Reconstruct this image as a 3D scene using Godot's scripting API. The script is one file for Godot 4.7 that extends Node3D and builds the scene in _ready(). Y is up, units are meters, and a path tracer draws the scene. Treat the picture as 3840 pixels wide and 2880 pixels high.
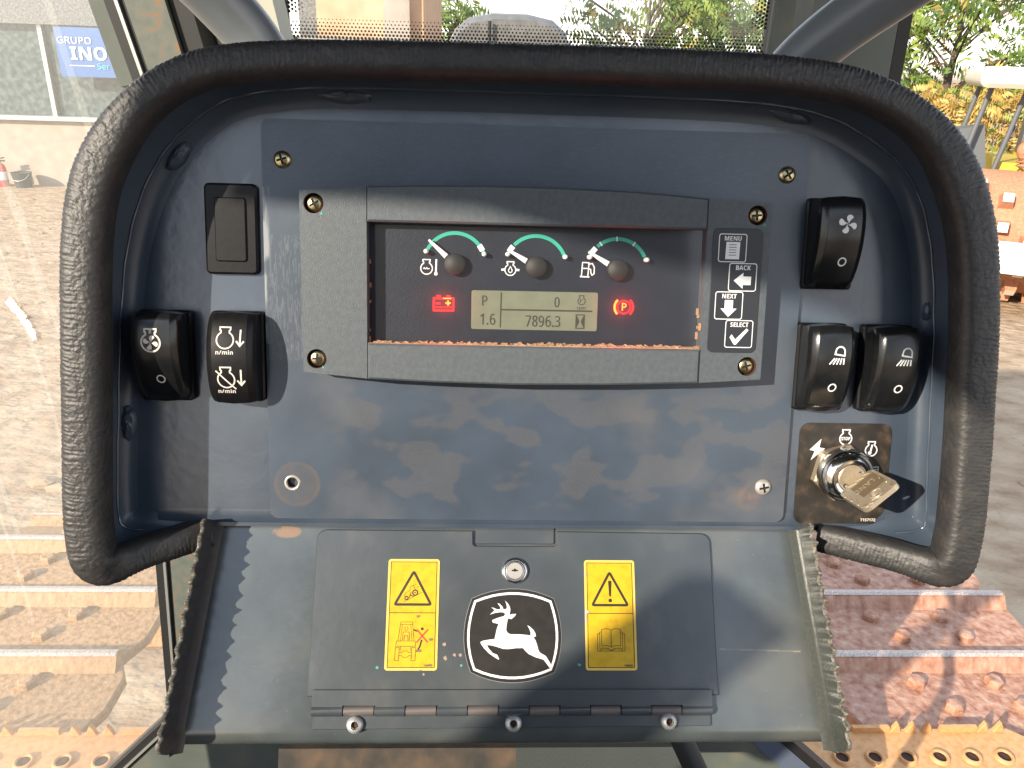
extends Node3D
# A bulldozer's dashboard seen from the driver's seat. Console pieces are given in millimetres in the frame of the
# dashboard face (u right, v up, n towards the driver) or of the slanted cover below it; the yard is in metres.

const RECLINE := 14.7
const SUN_TRAVEL := Vector3(0.916, -0.566, -0.885)
var M := {}
var face_frame := Transform3D(Basis(Vector3.RIGHT, -deg_to_rad(RECLINE)), Vector3(0, 2.24, 0))
var cover_frame := face_frame * Transform3D(Basis(Vector3.RIGHT, -deg_to_rad(22.0)), Vector3(0, -0.077, -0.010))
var rng := RandomNumberGenerator.new()
var taken := {}


# ---------------------------------------------------------------- mesh helpers
class Mesher:
	var st := SurfaceTool.new()
	var k := 1.0
	var o := Vector3.ZERO      # taken off every point (the thing's base)
	var uv0 := Vector2.ZERO
	var uvs := Vector2.ONE
	var tint := Color.WHITE
	var hmap = null            # height of a curved face that print lies on: f(x, y)
	var z := 0.0

	func _init(scale := 0.001, base := Vector3.ZERO, rounded := false):
		k = scale
		o = base
		st.begin(Mesh.PRIMITIVE_TRIANGLES)
		group(0 if rounded else -1)

	func group(g: int):
		st.set_smooth_group(g)

	func point(p: Vector3):
		st.set_color(tint)
		st.set_uv(Vector2((p.x - uv0.x) / uvs.x, (uv0.y - p.y) / uvs.y))
		st.add_vertex((p - o) * k)

	func tri(a: Vector3, b: Vector3, c: Vector3):   # anticlockwise seen from outside
		point(a); point(c); point(b)

	func quad(a: Vector3, b: Vector3, c: Vector3, d: Vector3):
		tri(a, b, c); tri(a, c, d)

	func box(c: Vector3, s: Vector3, b := Basis.IDENTITY):
		var h := s * 0.5
		var v := []
		for i in 8:
			v.append(c + b * Vector3(h.x * (1 if i & 1 else -1), h.y * (1 if i & 2 else -1), h.z * (1 if i & 4 else -1)))
		quad(v[4], v[5], v[7], v[6]); quad(v[1], v[0], v[2], v[3])
		quad(v[5], v[1], v[3], v[7]); quad(v[0], v[4], v[6], v[2])
		quad(v[6], v[7], v[3], v[2]); quad(v[0], v[1], v[5], v[4])

	func prism(poly: PackedVector2Array, z0: float, z1: float, bevel := 0.0, back := false):
		if Geometry2D.is_polygon_clockwise(poly):
			poly = poly.duplicate(); poly.reverse()
		var top := poly
		if bevel > 0.0:
			top = inset(poly, bevel)
		var n := poly.size()
		var zb := z1 - bevel
		for i in n:
			var j := (i + 1) % n
			var a := poly[i]
			var b := poly[j]
			if k < 0.5 and a.distance_to(b) < 0.02 and bevel == 0.0: continue
			quad(Vector3(a.x, a.y, z0), Vector3(b.x, b.y, z0), Vector3(b.x, b.y, zb), Vector3(a.x, a.y, zb))
			if bevel > 0.0:
				var c := top[i]
				var d := top[j]
				quad(Vector3(a.x, a.y, zb), Vector3(b.x, b.y, zb), Vector3(d.x, d.y, z1), Vector3(c.x, c.y, z1))
		flat(top, z1)
		if back:
			var idx := Geometry2D.triangulate_polygon(poly)
			for i in range(0, idx.size(), 3):
				var p := [poly[idx[i]], poly[idx[i + 1]], poly[idx[i + 2]]]
				if (p[1] - p[0]).cross(p[2] - p[0]) > 0: p.reverse()
				tri(Vector3(p[0].x, p[0].y, z0), Vector3(p[1].x, p[1].y, z0), Vector3(p[2].x, p[2].y, z0))

	func flat(poly: PackedVector2Array, zz: float):
		var idx := Geometry2D.triangulate_polygon(poly)
		if idx.is_empty(): push_warning("a polygon that cannot be cut up")
		for i in range(0, idx.size(), 3):
			var p := [poly[idx[i]], poly[idx[i + 1]], poly[idx[i + 2]]]
			if (p[1] - p[0]).cross(p[2] - p[0]) < 0: p.reverse()
			tri(Vector3(p[0].x, p[0].y, zz), Vector3(p[1].x, p[1].y, zz), Vector3(p[2].x, p[2].y, zz))

	static func inset(poly: PackedVector2Array, d: float) -> PackedVector2Array:
		var out := PackedVector2Array()
		var n := poly.size()
		for i in n:
			var a := (poly[i] - poly[(i + n - 1) % n]).normalized()
			var b := (poly[(i + 1) % n] - poly[i]).normalized()
			var na := Vector2(-a.y, a.x)
			var nb := Vector2(-b.y, b.x)
			var m := na + nb
			if m.length() < 0.05:
				out.append(poly[i] + na * d)
			else:
				m = m.normalized()
				out.append(poly[i] + m * d / maxf(0.4, m.dot(na)))
		return out

	func lathe(c: Vector3, profile: Array, segs := 24, b := Basis.IDENTITY, a0 := 0.0):   # profile: (radius, height) from the foot up
		for i in segs:
			var t0 := a0 + TAU * i / segs
			var t1 := a0 + TAU * (i + 1) / segs
			for j in profile.size() - 1:
				var p: Vector2 = profile[j]
				var q: Vector2 = profile[j + 1]
				var v0 := c + b * Vector3(cos(t0) * p.x, sin(t0) * p.x, p.y)
				var v1 := c + b * Vector3(cos(t1) * p.x, sin(t1) * p.x, p.y)
				var v2 := c + b * Vector3(cos(t1) * q.x, sin(t1) * q.x, q.y)
				var v3 := c + b * Vector3(cos(t0) * q.x, sin(t0) * q.x, q.y)
				if p.x > 0.0001: tri(v0, v1, v2)
				if q.x > 0.0001: tri(v0, v2, v3)

	func tube(path: Array, radius: float, segs := 16, cap := false):
		var side := Vector3.ZERO
		var rings := []
		for i in path.size():
			var t: Vector3 = (path[mini(i + 1, path.size() - 1)] - path[maxi(i - 1, 0)]).normalized()
			if side == Vector3.ZERO:
				side = t.cross(Vector3.UP if absf(t.y) < 0.9 else Vector3.RIGHT).normalized()
			side = (side - t * side.dot(t)).normalized()
			var up := side.cross(t)
			var ring := []
			for s in segs:
				var a := TAU * s / segs
				ring.append(path[i] + (side * cos(a) + up * sin(a)) * radius)
			rings.append(ring)
		for i in rings.size() - 1:
			for s in segs:
				var s1 := (s + 1) % segs
				quad(rings[i][s], rings[i][s1], rings[i + 1][s1], rings[i + 1][s])
		if cap:
			group(-1)
			for s in range(1, segs - 1):
				tri(rings[0][0], rings[0][s + 1], rings[0][s])
				tri(rings[-1][0], rings[-1][s], rings[-1][s + 1])

	# ---- print: thin flat marks on a face
	func at(p: Vector2) -> Vector3:
		return Vector3(p.x, p.y, (hmap.call(p.x, p.y) if hmap else 0.0) + z)

	func stroke(pts: Array, w: float, closed := false):
		var n := pts.size()
		var l := []
		var r := []
		for i in n:
			var p: Vector2 = pts[i]
			var a: Vector2 = (p - pts[(i + n - 1) % n]) if (i > 0 or closed) else (pts[1] - p)
			var b: Vector2 = (pts[(i + 1) % n] - p) if (i < n - 1 or closed) else a
			a = a.normalized(); b = b.normalized()
			var m := (Vector2(-a.y, a.x) + Vector2(-b.y, b.x))
			if m.length() < 0.3: m = Vector2(-a.y, a.x)
			m = m.normalized()
			var e := w * 0.5 / maxf(0.5, m.dot(Vector2(-a.y, a.x)))
			l.append(p + m * e); r.append(p - m * e)
		for i in (n if closed else n - 1):
			var j := (i + 1) % n
			var steps := maxi(1, int((pts[j] - pts[i]).length() / 2.0)) if hmap else 1
			for s in steps:
				var f0 := float(s) / steps
				var f1 := float(s + 1) / steps
				quad(at(r[i].lerp(r[j], f0)), at(r[i].lerp(r[j], f1)), at(l[i].lerp(l[j], f1)), at(l[i].lerp(l[j], f0)))

	func fill(pts: Array):
		var poly := PackedVector2Array(pts)
		var idx := Geometry2D.triangulate_polygon(poly)
		if idx.is_empty(): push_warning("a mark that cannot be cut up")
		for i in range(0, idx.size(), 3):
			var p := [poly[idx[i]], poly[idx[i + 1]], poly[idx[i + 2]]]
			if (p[1] - p[0]).cross(p[2] - p[0]) < 0: p.reverse()
			tri(at(p[0]), at(p[1]), at(p[2]))

	static func arc(c: Vector2, r: float, a0: float, a1: float, n := 24) -> Array:
		var out := []
		for i in n + 1:
			var a := deg_to_rad(lerpf(a0, a1, float(i) / n))
			out.append(c + Vector2(cos(a), sin(a)) * r)
		return out

	func ring(c: Vector2, r: float, w: float, n := 24):
		var p := arc(c, r, 0, 360, n)
		p.pop_back()
		stroke(p, w, true)

	func disc(c: Vector2, r: float, n := 20):
		var p := arc(c, r, 0, 360, n)
		p.pop_back()
		fill(p)

	func done() -> ArrayMesh:
		st.generate_normals()
		return st.commit()


func V2(a: Array) -> PackedVector2Array:
	var p := PackedVector2Array()
	for i in range(0, a.size(), 2):
		p.append(Vector2(a[i], a[i + 1]))
	return p


func rrect(x0: float, y0: float, x1: float, y1: float, r: float, n := 5) -> PackedVector2Array:
	var p := PackedVector2Array()
	for c in [[x1 - r, y1 - r, 0], [x0 + r, y1 - r, 90], [x0 + r, y0 + r, 180], [x1 - r, y0 + r, 270]]:
		for q in Mesher.arc(Vector2(c[0], c[1]), r, c[2], c[2] + 90, n):
			p.append(q)
	return p


func keyhole(outer: PackedVector2Array, c: Vector2, r: float, n := 20) -> PackedVector2Array:   # an anticlockwise outline with a round hole, joined by a slit
	var best := 0
	for i in outer.size():
		if outer[i].distance_to(c) < outer[best].distance_to(c): best = i
	var a := (outer[best] - c).angle()
	var p := PackedVector2Array()
	for i in best + 1: p.append(outer[i])
	for i in n:
		var t := a + 0.002 - (TAU - 0.004) * -0.0 - (TAU - 0.004) * i / (n - 1)
		p.append(c + Vector2(cos(t), sin(t)) * r)
	var e: Vector2 = outer[(best + 1) % outer.size()] - outer[best]
	p.append(outer[best] + e.normalized() * 0.005)
	for i in range(best + 1, outer.size()): p.append(outer[i])
	return p


func spline(pts: Array, per := 8) -> Array:   # Catmull-Rom through points (any vector type)
	var out := []
	for i in pts.size() - 1:
		var p0 = pts[maxi(i - 1, 0)]
		var p1 = pts[i]
		var p2 = pts[i + 1]
		var p3 = pts[mini(i + 2, pts.size() - 1)]
		for s in per:
			out.append(p1.cubic_interpolate(p2, p0, p3, float(s) / per))
	out.append(pts[-1])
	return out


# ---------------------------------------------------------------- naming helpers
func numbered(called: String, parent: Node) -> String:
	var key := str(parent.get_instance_id()) + called
	var n: int = taken.get(key, 0)
	taken[key] = n + 1
	return called if n == 0 else "%s_%03d" % [called, n]


func thing(called: String, label: String, category: String, at := Transform3D.IDENTITY, grp := "") -> Node3D:
	var o := Node3D.new()
	o.name = numbered(called, self)
	o.transform = at
	add_child(o, true)
	tag(o, label, category, grp)
	return o


func tag(o: Node, label: String, category: String, grp := ""):
	o.set_meta("label", label)
	o.set_meta("category", category)
	if grp: o.set_meta("group", grp)


func part(parent: Node, called: String, mesh: Mesh, mat: Material, label := "") -> MeshInstance3D:
	var o := MeshInstance3D.new()
	o.name = numbered(called, parent)
	o.mesh = mesh
	o.material_override = mat
	parent.add_child(o, true)
	if label: o.set_meta("label", label)
	return o


func struct(called: String, mesh: Mesh, mat: Material) -> MeshInstance3D:
	var o := part(self, called, mesh, mat)
	o.set_meta("kind", "structure")
	return o


func on_face(u: float, v: float, n: float) -> Transform3D:
	return face_frame * Transform3D(Basis.IDENTITY, Vector3(u, v, n) * 0.001)


func on_cover(u: float, v: float, n: float) -> Transform3D:
	return cover_frame * Transform3D(Basis.IDENTITY, Vector3(u, v, n) * 0.001)


func words(parent: Node, called: String, txt: String, at: Vector3, height: float, mat: Material, wide := 1.0, font := "Droid Sans", bold := true, turn := Basis.IDENTITY, scale := 0.001) -> MeshInstance3D:
	var f := SystemFont.new()
	f.font_names = PackedStringArray([font])
	f.font_weight = 700 if bold else 400
	var t := TextMesh.new()
	t.text = txt
	t.font = f
	t.font_size = 64
	t.pixel_size = 0.01
	t.depth = 0.02
	t.horizontal_alignment = HORIZONTAL_ALIGNMENT_CENTER
	t.vertical_alignment = VERTICAL_ALIGNMENT_CENTER
	var o := part(parent, called, t, mat)
	var k := height * scale / 0.46
	o.transform = Transform3D(turn * Basis.from_scale(Vector3(wide * k, k, k)), at * scale)
	return o


# ---------------------------------------------------------------- materials
func lin(r: float, g: float, b: float) -> Color:
	return Color(r, g, b).linear_to_srgb()


func mat(color: Color, rough: float, metal := 0.0, spec := 0.5) -> StandardMaterial3D:
	var m := StandardMaterial3D.new()
	m.albedo_color = color
	m.roughness = rough
	m.metallic = metal
	m.metallic_specular = spec
	return m


func noise(seed_: int, freq: float, oct := 4, type := FastNoiseLite.TYPE_SIMPLEX_SMOOTH) -> FastNoiseLite:
	var n := FastNoiseLite.new()
	n.seed = seed_
	n.noise_type = type
	n.frequency = freq
	n.fractal_octaves = oct
	return n


func noise_tex(seed_: int, freq: float, colors: Array, stops: Array, size := 512, oct := 5, type := FastNoiseLite.TYPE_SIMPLEX_SMOOTH) -> NoiseTexture2D:
	var t := NoiseTexture2D.new()
	t.width = size
	t.height = size
	t.seamless = true
	t.noise = noise(seed_, freq, oct, type)
	if colors:
		var g := Gradient.new()
		g.offsets = PackedFloat32Array(stops)
		var cs := PackedColorArray()
		for c in colors: cs.append(c)
		g.colors = cs
		t.color_ramp = g
	return t


func bump_tex(seed_: int, freq: float, strength: float, size := 512, oct := 3) -> NoiseTexture2D:
	var t := noise_tex(seed_, freq, [], [], size, oct)
	t.as_normal_map = true
	t.bump_strength = strength
	return t


func tri_mat(tex: Texture2D, scale: float, rough: float, bump: Texture2D = null, bump_amount := 1.0, world := false, metal := 0.0) -> StandardMaterial3D:
	var m := mat(Color.WHITE, rough, metal)
	m.albedo_texture = tex
	m.uv1_triplanar = true
	m.uv1_world_triplanar = world
	m.uv1_scale = Vector3.ONE * scale
	if bump:
		m.normal_enabled = true
		m.normal_texture = bump
		m.normal_scale = bump_amount
	return m


func painted(w: int, h: int, f: Callable) -> ImageTexture:   # f(x 0..1, y 0..1) -> linear colour
	var b := PackedByteArray()
	b.resize(w * h * 3)
	var i := 0
	for y in h:
		for x in w:
			var c: Color = f.call((x + 0.5) / w, (y + 0.5) / h).linear_to_srgb()
			b[i] = clampi(int(c.r * 255.0), 0, 255); b[i + 1] = clampi(int(c.g * 255.0), 0, 255); b[i + 2] = clampi(int(c.b * 255.0), 0, 255)
			i += 3
	return ImageTexture.create_from_image(Image.create_from_data(w, h, false, Image.FORMAT_RGB8, b))


func blot(p: Vector2, c: Vector2, rx: float, ry: float) -> float:
	var d := Vector2((p.x - c.x) / rx, (p.y - c.y) / ry).length()
	return clampf(1.0 - d, 0.0, 1.0)


func make_materials():
	var peel := bump_tex(3, 0.035, 1.2)
	var fine := bump_tex(4, 0.12, 3.0)
	# slate blue enamel of the dashboard
	var slate_tex := noise_tex(5, 0.006, [lin(0.040, 0.056, 0.082), lin(0.048, 0.066, 0.094), lin(0.062, 0.078, 0.104)], [0.0, 0.55, 1.0])
	M.slate = tri_mat(slate_tex, 6.0, 0.22, peel, 0.13)
	M.slate.metallic_specular = 0.75
	M.slate_wall = tri_mat(slate_tex, 6.0, 0.36, peel, 0.16)
	var nz := noise(11, 0.02, 5)
	var nb := noise(12, 0.045, 3)
	var scr := noise(13, 0.5, 2)
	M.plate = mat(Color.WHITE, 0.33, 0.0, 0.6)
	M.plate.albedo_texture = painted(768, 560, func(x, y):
		var p := Vector2(-120.0 + 261.0 * x, 123.0 - 193.0 * y)
		var c := Color(0.048, 0.066, 0.094)
		c = c * (1.0 + 0.22 * nz.get_noise_2d(p.x, p.y))
		var zone := smoothstep(8.0, -14.0, p.y) * smoothstep(-95.0, -70.0, p.x) * smoothstep(-66.0, -58.0, p.y)
		var d := smoothstep(-0.02, 0.22, nb.get_noise_2d(p.x * 0.55 + 40.0, p.y * 0.9)) * zone
		d *= 0.75 + 1.7 * scr.get_noise_2d(p.x * 3.0, p.y * 3.0)
		c = c.lerp(Color(0.125, 0.108, 0.096), clampf(d, 0.0, 1.0) * 0.42)
		var paler := smoothstep(-0.1, 0.5, nz.get_noise_2d(p.x * 0.6 + 300.0, p.y * 0.6)) * smoothstep(60.0, -20.0, p.y)  # paler blotches, stronger towards the lower half
		c = c.lerp(Color(0.13, 0.13, 0.132), paler * 0.34)
		var s := absf(scr.get_noise_2d(p.x * 0.25, p.y * 5.0))
		if s > 0.42 and p.y > 92.0: c = c.lerp(Color(0.12, 0.14, 0.16), 0.18)
		var v := absf(scr.get_noise_2d(p.x * 4.0, p.y * 0.12))
		if v > 0.36 and p.x < -101.0 and p.y < 70.0 and p.y > 10.0: c = c.lerp(Color(0.16, 0.18, 0.20), 0.4)
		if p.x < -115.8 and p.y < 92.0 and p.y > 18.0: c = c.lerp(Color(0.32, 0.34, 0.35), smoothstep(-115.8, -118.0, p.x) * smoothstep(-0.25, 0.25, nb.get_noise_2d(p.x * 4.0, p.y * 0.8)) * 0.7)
		var ring := p.distance_to(Vector2(-106.0, -52.0))
		if ring < 11.5: c = c.lerp(Color(0.105, 0.088, 0.080), (0.75 if ring > 9.6 else 0.45) * (0.7 + 0.5 * nz.get_noise_2d(p.x * 4.0, p.y * 4.0)))
		c = c.lerp(Color(0.26, 0.13, 0.06), blot(p, Vector2(122.0, -56.0), 9.0, 9.0) * 0.6 * clampf(0.5 + nb.get_noise_2d(p.x * 3.0, p.y * 3.0), 0.0, 1.0))
		return c)
	M.plate.normal_enabled = true
	M.plate.normal_texture = peel
	M.plate.normal_scale = 0.10
	# greener enamel of the cover below
	M.cover = mat(Color.WHITE, 0.2, 0.0, 0.8)
	M.cover.albedo_texture = painted(768, 300, func(x, y):
		var p := Vector2(-165.0 + 335.0 * x, 5.0 - 115.0 * y)
		var c := Color(0.062, 0.074, 0.078)
		c = c * (1.0 + 0.25 * nz.get_noise_2d(p.x * 1.3 + 90.0, p.y * 1.3))
		var paler := smoothstep(-0.15, 0.55, nz.get_noise_2d(p.x * 0.5 + 700.0, p.y * 0.7))
		c = c.lerp(Color(0.145, 0.138, 0.115), paler * 0.34)
		var s := scr.get_noise_2d(p.x * 0.8, p.y * 0.8)
		if s > 0.78: c = c.lerp(Color(0.26, 0.24, 0.20), 0.3)
		c = c.lerp(Color(0.22, 0.135, 0.075), smoothstep(0.1, 0.35, blot(p, Vector2(-114.0, -3.0), 9.0, 4.0) * (1.0 + 1.2 * nz.get_noise_2d(p.x * 6.0, p.y * 6.0))))
		if absf(p.y + 60.5 + 0.028 * (p.x - 120.0)) < 0.28 and p.x > 108.0 and p.x < 150.0: c = Color(0.22, 0.20, 0.14)
		return c)
	M.cover.normal_enabled = true
	M.cover.normal_texture = peel
	M.cover.normal_scale = 0.08
	M.door = tri_mat(noise_tex(15, 0.008, [lin(0.038, 0.046, 0.053), lin(0.050, 0.060, 0.067), lin(0.082, 0.085, 0.085)], [0.0, 0.6, 1.0]), 5.0, 0.3, peel, 0.10)
	M.door.metallic_specular = 0.7
	M.bezel = tri_mat(noise_tex(16, 0.02, [lin(0.062, 0.075, 0.087), lin(0.086, 0.100, 0.113)], [0.0, 1.0]), 26.0, 0.5, fine, 0.45)
	M.black = mat(lin(0.010, 0.010, 0.011), 0.36)
	M.gloss_black = tri_mat(noise_tex(17, 0.02, [lin(0.007, 0.008, 0.009), lin(0.012, 0.012, 0.013)], [0.2, 1.0]), 20.0, 0.2, fine, 0.05)
	M.matt_black = tri_mat(noise_tex(18, 0.02, [lin(0.006, 0.006, 0.007), lin(0.011, 0.011, 0.012)], [0.2, 1.0]), 20.0, 0.36, fine, 0.08)
	M.matt_black.metallic_specular = 0.35
	M.rim = tri_mat(noise_tex(19, 0.012, [lin(0.022, 0.022, 0.023), lin(0.031, 0.030, 0.030), lin(0.052, 0.045, 0.040)], [0.0, 0.6, 1.0]), 10.0, 0.5, bump_tex(6, 0.05, 4.0), 0.5)
	M.dial = tri_mat(noise_tex(20, 0.01, [lin(0.007, 0.011, 0.022), lin(0.012, 0.017, 0.030)], [0.0, 1.0]), 10.0, 0.42, fine, 0.08)
	M.hub = tri_mat(noise_tex(21, 0.1, [lin(0.012, 0.012, 0.013), lin(0.026, 0.026, 0.027)], [0.2, 0.9]), 60.0, 0.6, fine, 0.5)
	M.white = mat(lin(0.74, 0.75, 0.76), 0.5)
	M.ivory = mat(lin(0.62, 0.57, 0.52), 0.5)
	M.teal = mat(lin(0.030, 0.36, 0.26), 0.5)
	M.lcd = tri_mat(noise_tex(22, 0.01, [lin(0.14, 0.157, 0.112), lin(0.17, 0.185, 0.135)], [0.0, 1.0]), 20.0, 0.4)
	M.ink = mat(lin(0.035, 0.033, 0.026), 0.5)
	M.print_black = mat(lin(0.018, 0.016, 0.012), 0.5)
	M.pad = mat(lin(0.020, 0.023, 0.030), 0.45)
	M.yellow = tri_mat(noise_tex(23, 0.012, [lin(0.50, 0.30, 0.006), lin(0.60, 0.375, 0.010), lin(0.62, 0.39, 0.015)], [0.0, 0.5, 1.0]), 25.0, 0.38)
	M.yellow_edge = mat(lin(0.70, 0.50, 0.10), 0.45)
	M.red_print = mat(lin(0.55, 0.05, 0.03), 0.5)
	M.sticker_black = tri_mat(noise_tex(24, 0.01, [lin(0.012, 0.010, 0.009), lin(0.024, 0.020, 0.018)], [0.0, 1.0]), 20.0, 0.4)
	M.decal_black = tri_mat(noise_tex(25, 0.012, [lin(0.012, 0.011, 0.010), lin(0.026, 0.021, 0.016), lin(0.085, 0.055, 0.035)], [0.0, 0.6, 1.0]), 14.0, 0.4)
	M.brass = tri_mat(noise_tex(26, 0.06, [lin(0.45, 0.36, 0.16), lin(0.62, 0.52, 0.30), lin(0.26, 0.30, 0.22)], [0.0, 0.6, 1.0]), 80.0, 0.3, fine, 0.2, false, 1.0)
	M.steel = tri_mat(noise_tex(27, 0.05, [lin(0.50, 0.46, 0.40), lin(0.66, 0.64, 0.60)], [0.0, 1.0]), 60.0, 0.3, fine, 0.15, false, 0.55)
	M.worn_bolt = tri_mat(noise_tex(28, 0.05, [lin(0.16, 0.08, 0.04), lin(0.50, 0.52, 0.52), lin(0.62, 0.64, 0.64), lin(0.15, 0.50, 0.48)], [0.15, 0.4, 0.75, 1.0]), 70.0, 0.42, fine, 0.6, false, 0.6)
	M.chrome = mat(lin(0.70, 0.69, 0.66), 0.14, 1.0)
	M.nickel = tri_mat(noise_tex(29, 0.04, [lin(0.36, 0.29, 0.20), lin(0.52, 0.46, 0.36)], [0.0, 1.0]), 60.0, 0.32, fine, 0.2, false, 0.6)
	M.key_dark = mat(lin(0.20, 0.15, 0.09), 0.45, 0.5)
	M.hole = mat(lin(0.006, 0.005, 0.005), 0.8)
	M.rust_hole = mat(lin(0.05, 0.02, 0.012), 0.9)
	M.dust = tri_mat(noise_tex(30, 0.05, [lin(0.22, 0.12, 0.07), lin(0.48, 0.31, 0.20)], [0.1, 0.9]), 40.0, 0.95)
	M.weld = tri_mat(noise_tex(31, 0.04, [lin(0.035, 0.04, 0.05), lin(0.06, 0.065, 0.075)], [0.0, 1.0]), 40.0, 0.3, fine, 0.4)
	M.trim_edge = tri_mat(noise_tex(32, 0.03, [lin(0.030, 0.027, 0.030), lin(0.042, 0.038, 0.040), lin(0.06, 0.053, 0.05)], [0.0, 0.55, 1.0]), 12.0, 0.4, peel, 0.1)
	M.crest = tri_mat(noise_tex(49, 0.05, [lin(0.05, 0.045, 0.04), lin(0.13, 0.12, 0.10), lin(0.30, 0.28, 0.23)], [0.25, 0.5, 0.9]), 18.0, 0.5, fine, 0.2)
	M.cab = tri_mat(noise_tex(33, 0.006, [lin(0.075, 0.09, 0.078), lin(0.105, 0.12, 0.105), lin(0.15, 0.145, 0.11)], [0.0, 0.6, 1.0]), 2.5, 0.55, peel, 0.1)
	M.cab_rust = tri_mat(noise_tex(34, 0.02, [lin(0.085, 0.10, 0.085), lin(0.115, 0.125, 0.105), lin(0.20, 0.11, 0.055)], [0.0, 0.6, 0.85]), 5.0, 0.6, peel, 0.1)
	M.rail = tri_mat(noise_tex(35, 0.01, [lin(0.12, 0.135, 0.145), lin(0.15, 0.165, 0.175)], [0.0, 1.0]), 5.0, 0.3, peel, 0.1)
	M.rubber = mat(lin(0.012, 0.012, 0.012), 0.6)
	M.liner = mat(lin(0.030, 0.030, 0.030), 0.9)
	M.alu = mat(lin(0.55, 0.56, 0.52), 0.35, 0.7)
	M.glass = glass(0.07)
	M.dusty_glass = glass(0.15)
	M.rusty = tri_mat(noise_tex(36, 0.03, [lin(0.25, 0.095, 0.050), lin(0.36, 0.18, 0.112), lin(0.42, 0.23, 0.150), lin(0.50, 0.33, 0.24)], [0.1, 0.42, 0.65, 0.95], 512, 6), 2.2, 0.62, bump_tex(7, 0.04, 5.0, 512, 5), 0.6, true)
	M.dusty_steel = tri_mat(noise_tex(37, 0.03, [lin(0.23, 0.12, 0.05), lin(0.35, 0.205, 0.095), lin(0.41, 0.26, 0.135)], [0.1, 0.5, 0.95], 512, 6), 3.2, 0.7, bump_tex(8, 0.04, 5.0, 512, 5), 0.5, true)
	M.polished = tri_mat(noise_tex(38, 0.05, [lin(0.24, 0.15, 0.10), lin(0.42, 0.33, 0.27), lin(0.66, 0.63, 0.60)], [0.2, 0.45, 0.8], 512, 6), 9.0, 0.42, null, 1.0, true, 0.2)
	M.orange = tri_mat(noise_tex(39, 0.03, [lin(0.46, 0.21, 0.07), lin(0.58, 0.29, 0.11), lin(0.56, 0.33, 0.16)], [0.0, 0.5, 1.0]), 4.0, 0.55, null, 1.0, true)
	M.earth = tri_mat(noise_tex(40, 0.012, [lin(0.21, 0.13, 0.075), lin(0.31, 0.215, 0.132), lin(0.36, 0.262, 0.168), lin(0.42, 0.32, 0.215)], [0.05, 0.4, 0.65, 1.0], 1024, 6), 0.28, 0.95, bump_tex(9, 0.03, 6.0, 1024, 6), 1.0, true)
	M.earth.uv1_scale = Vector3(0.16, 0.3, 0.34)
	M.render_wall = tri_mat(noise_tex(41, 0.01, [lin(0.30, 0.25, 0.20), lin(0.38, 0.33, 0.28)], [0.0, 1.0]), 0.6, 0.9, null, 1.0, true)
	M.tan_wall = tri_mat(noise_tex(42, 0.01, [lin(0.46, 0.27, 0.15), lin(0.58, 0.39, 0.25)], [0.0, 1.0]), 0.5, 0.9, null, 1.0, true)
	M.block_wall = tri_mat(noise_tex(43, 0.05, [lin(0.11, 0.12, 0.12), lin(0.22, 0.22, 0.215)], [0.2, 0.8]), 0.8, 0.9, null, 1.0, true)
	M.window_glass = tri_mat(noise_tex(44, 0.02, [lin(0.05, 0.075, 0.08), lin(0.12, 0.16, 0.16)], [0.2, 0.8]), 0.7, 0.12, null, 1.0, true)
	M.blue_sign = mat(lin(0.045, 0.13, 0.34), 0.5)
	M.sign_cyan = mat(lin(0.10, 0.50, 0.70), 0.5)
	M.red = mat(lin(0.50, 0.03, 0.025), 0.35)
	M.bucket = mat(lin(0.035, 0.05, 0.055), 0.6)
	M.cream = mat(lin(0.62, 0.60, 0.50), 0.5)
	M.machine_white = mat(lin(0.75, 0.73, 0.70), 0.5)
	M.machine_grey = mat(lin(0.10, 0.11, 0.12), 0.5)
	M.machine_yellow = mat(lin(0.55, 0.42, 0.05), 0.5)
	M.drum_rust = tri_mat(noise_tex(45, 0.03, [lin(0.32, 0.12, 0.06), lin(0.46, 0.22, 0.12)], [0.1, 0.8]), 1.6, 0.7, null, 1.0, true)
	M.pad_worn = mat(lin(0.66, 0.56, 0.46), 0.6)
	M.bark = mat(lin(0.10, 0.07, 0.05), 0.9)
	M.fence = mat(lin(0.16, 0.14, 0.11), 0.8)
	M.beige_hood = tri_mat(noise_tex(46, 0.02, [lin(0.11, 0.108, 0.10), lin(0.17, 0.165, 0.155)], [0.1, 0.8]), 2.0, 0.5, null, 1.0, true)
	M.seat = mat(lin(0.02, 0.02, 0.022), 0.8)
	M.cab_pale = mat(lin(0.40, 0.41, 0.34), 0.6)
	M.splash = mat(lin(0.80, 0.79, 0.75), 0.8)
	M.lens = glass(0.015)
	M.windscreen = glass(0.10)
	M.run_marks = glass(0.11)
	M.run_marks.roughness = 0.5
	M.frit_pale = mat(lin(0.5, 0.5, 0.48), 0.6)
	M.seal_blue = mat(lin(0.10, 0.12, 0.17), 0.35)
	M.floor_dust = tri_mat(noise_tex(48, 0.01, [lin(0.02, 0.019, 0.016), lin(0.050, 0.037, 0.025), lin(0.11, 0.066, 0.038)], [0.1, 0.5, 0.9]), 4.0, 0.8)
	M.flange = tri_mat(noise_tex(47, 0.03, [lin(0.038, 0.044, 0.041), lin(0.052, 0.058, 0.053), lin(0.085, 0.085, 0.072)], [0.0, 0.6, 1.0]), 30.0, 0.26, fine, 0.1)
	M.knuckle = mat(lin(0.16, 0.14, 0.135), 0.45, 0.4)
	M.teal_fleck = mat(lin(0.06, 0.30, 0.27), 0.6)
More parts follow.
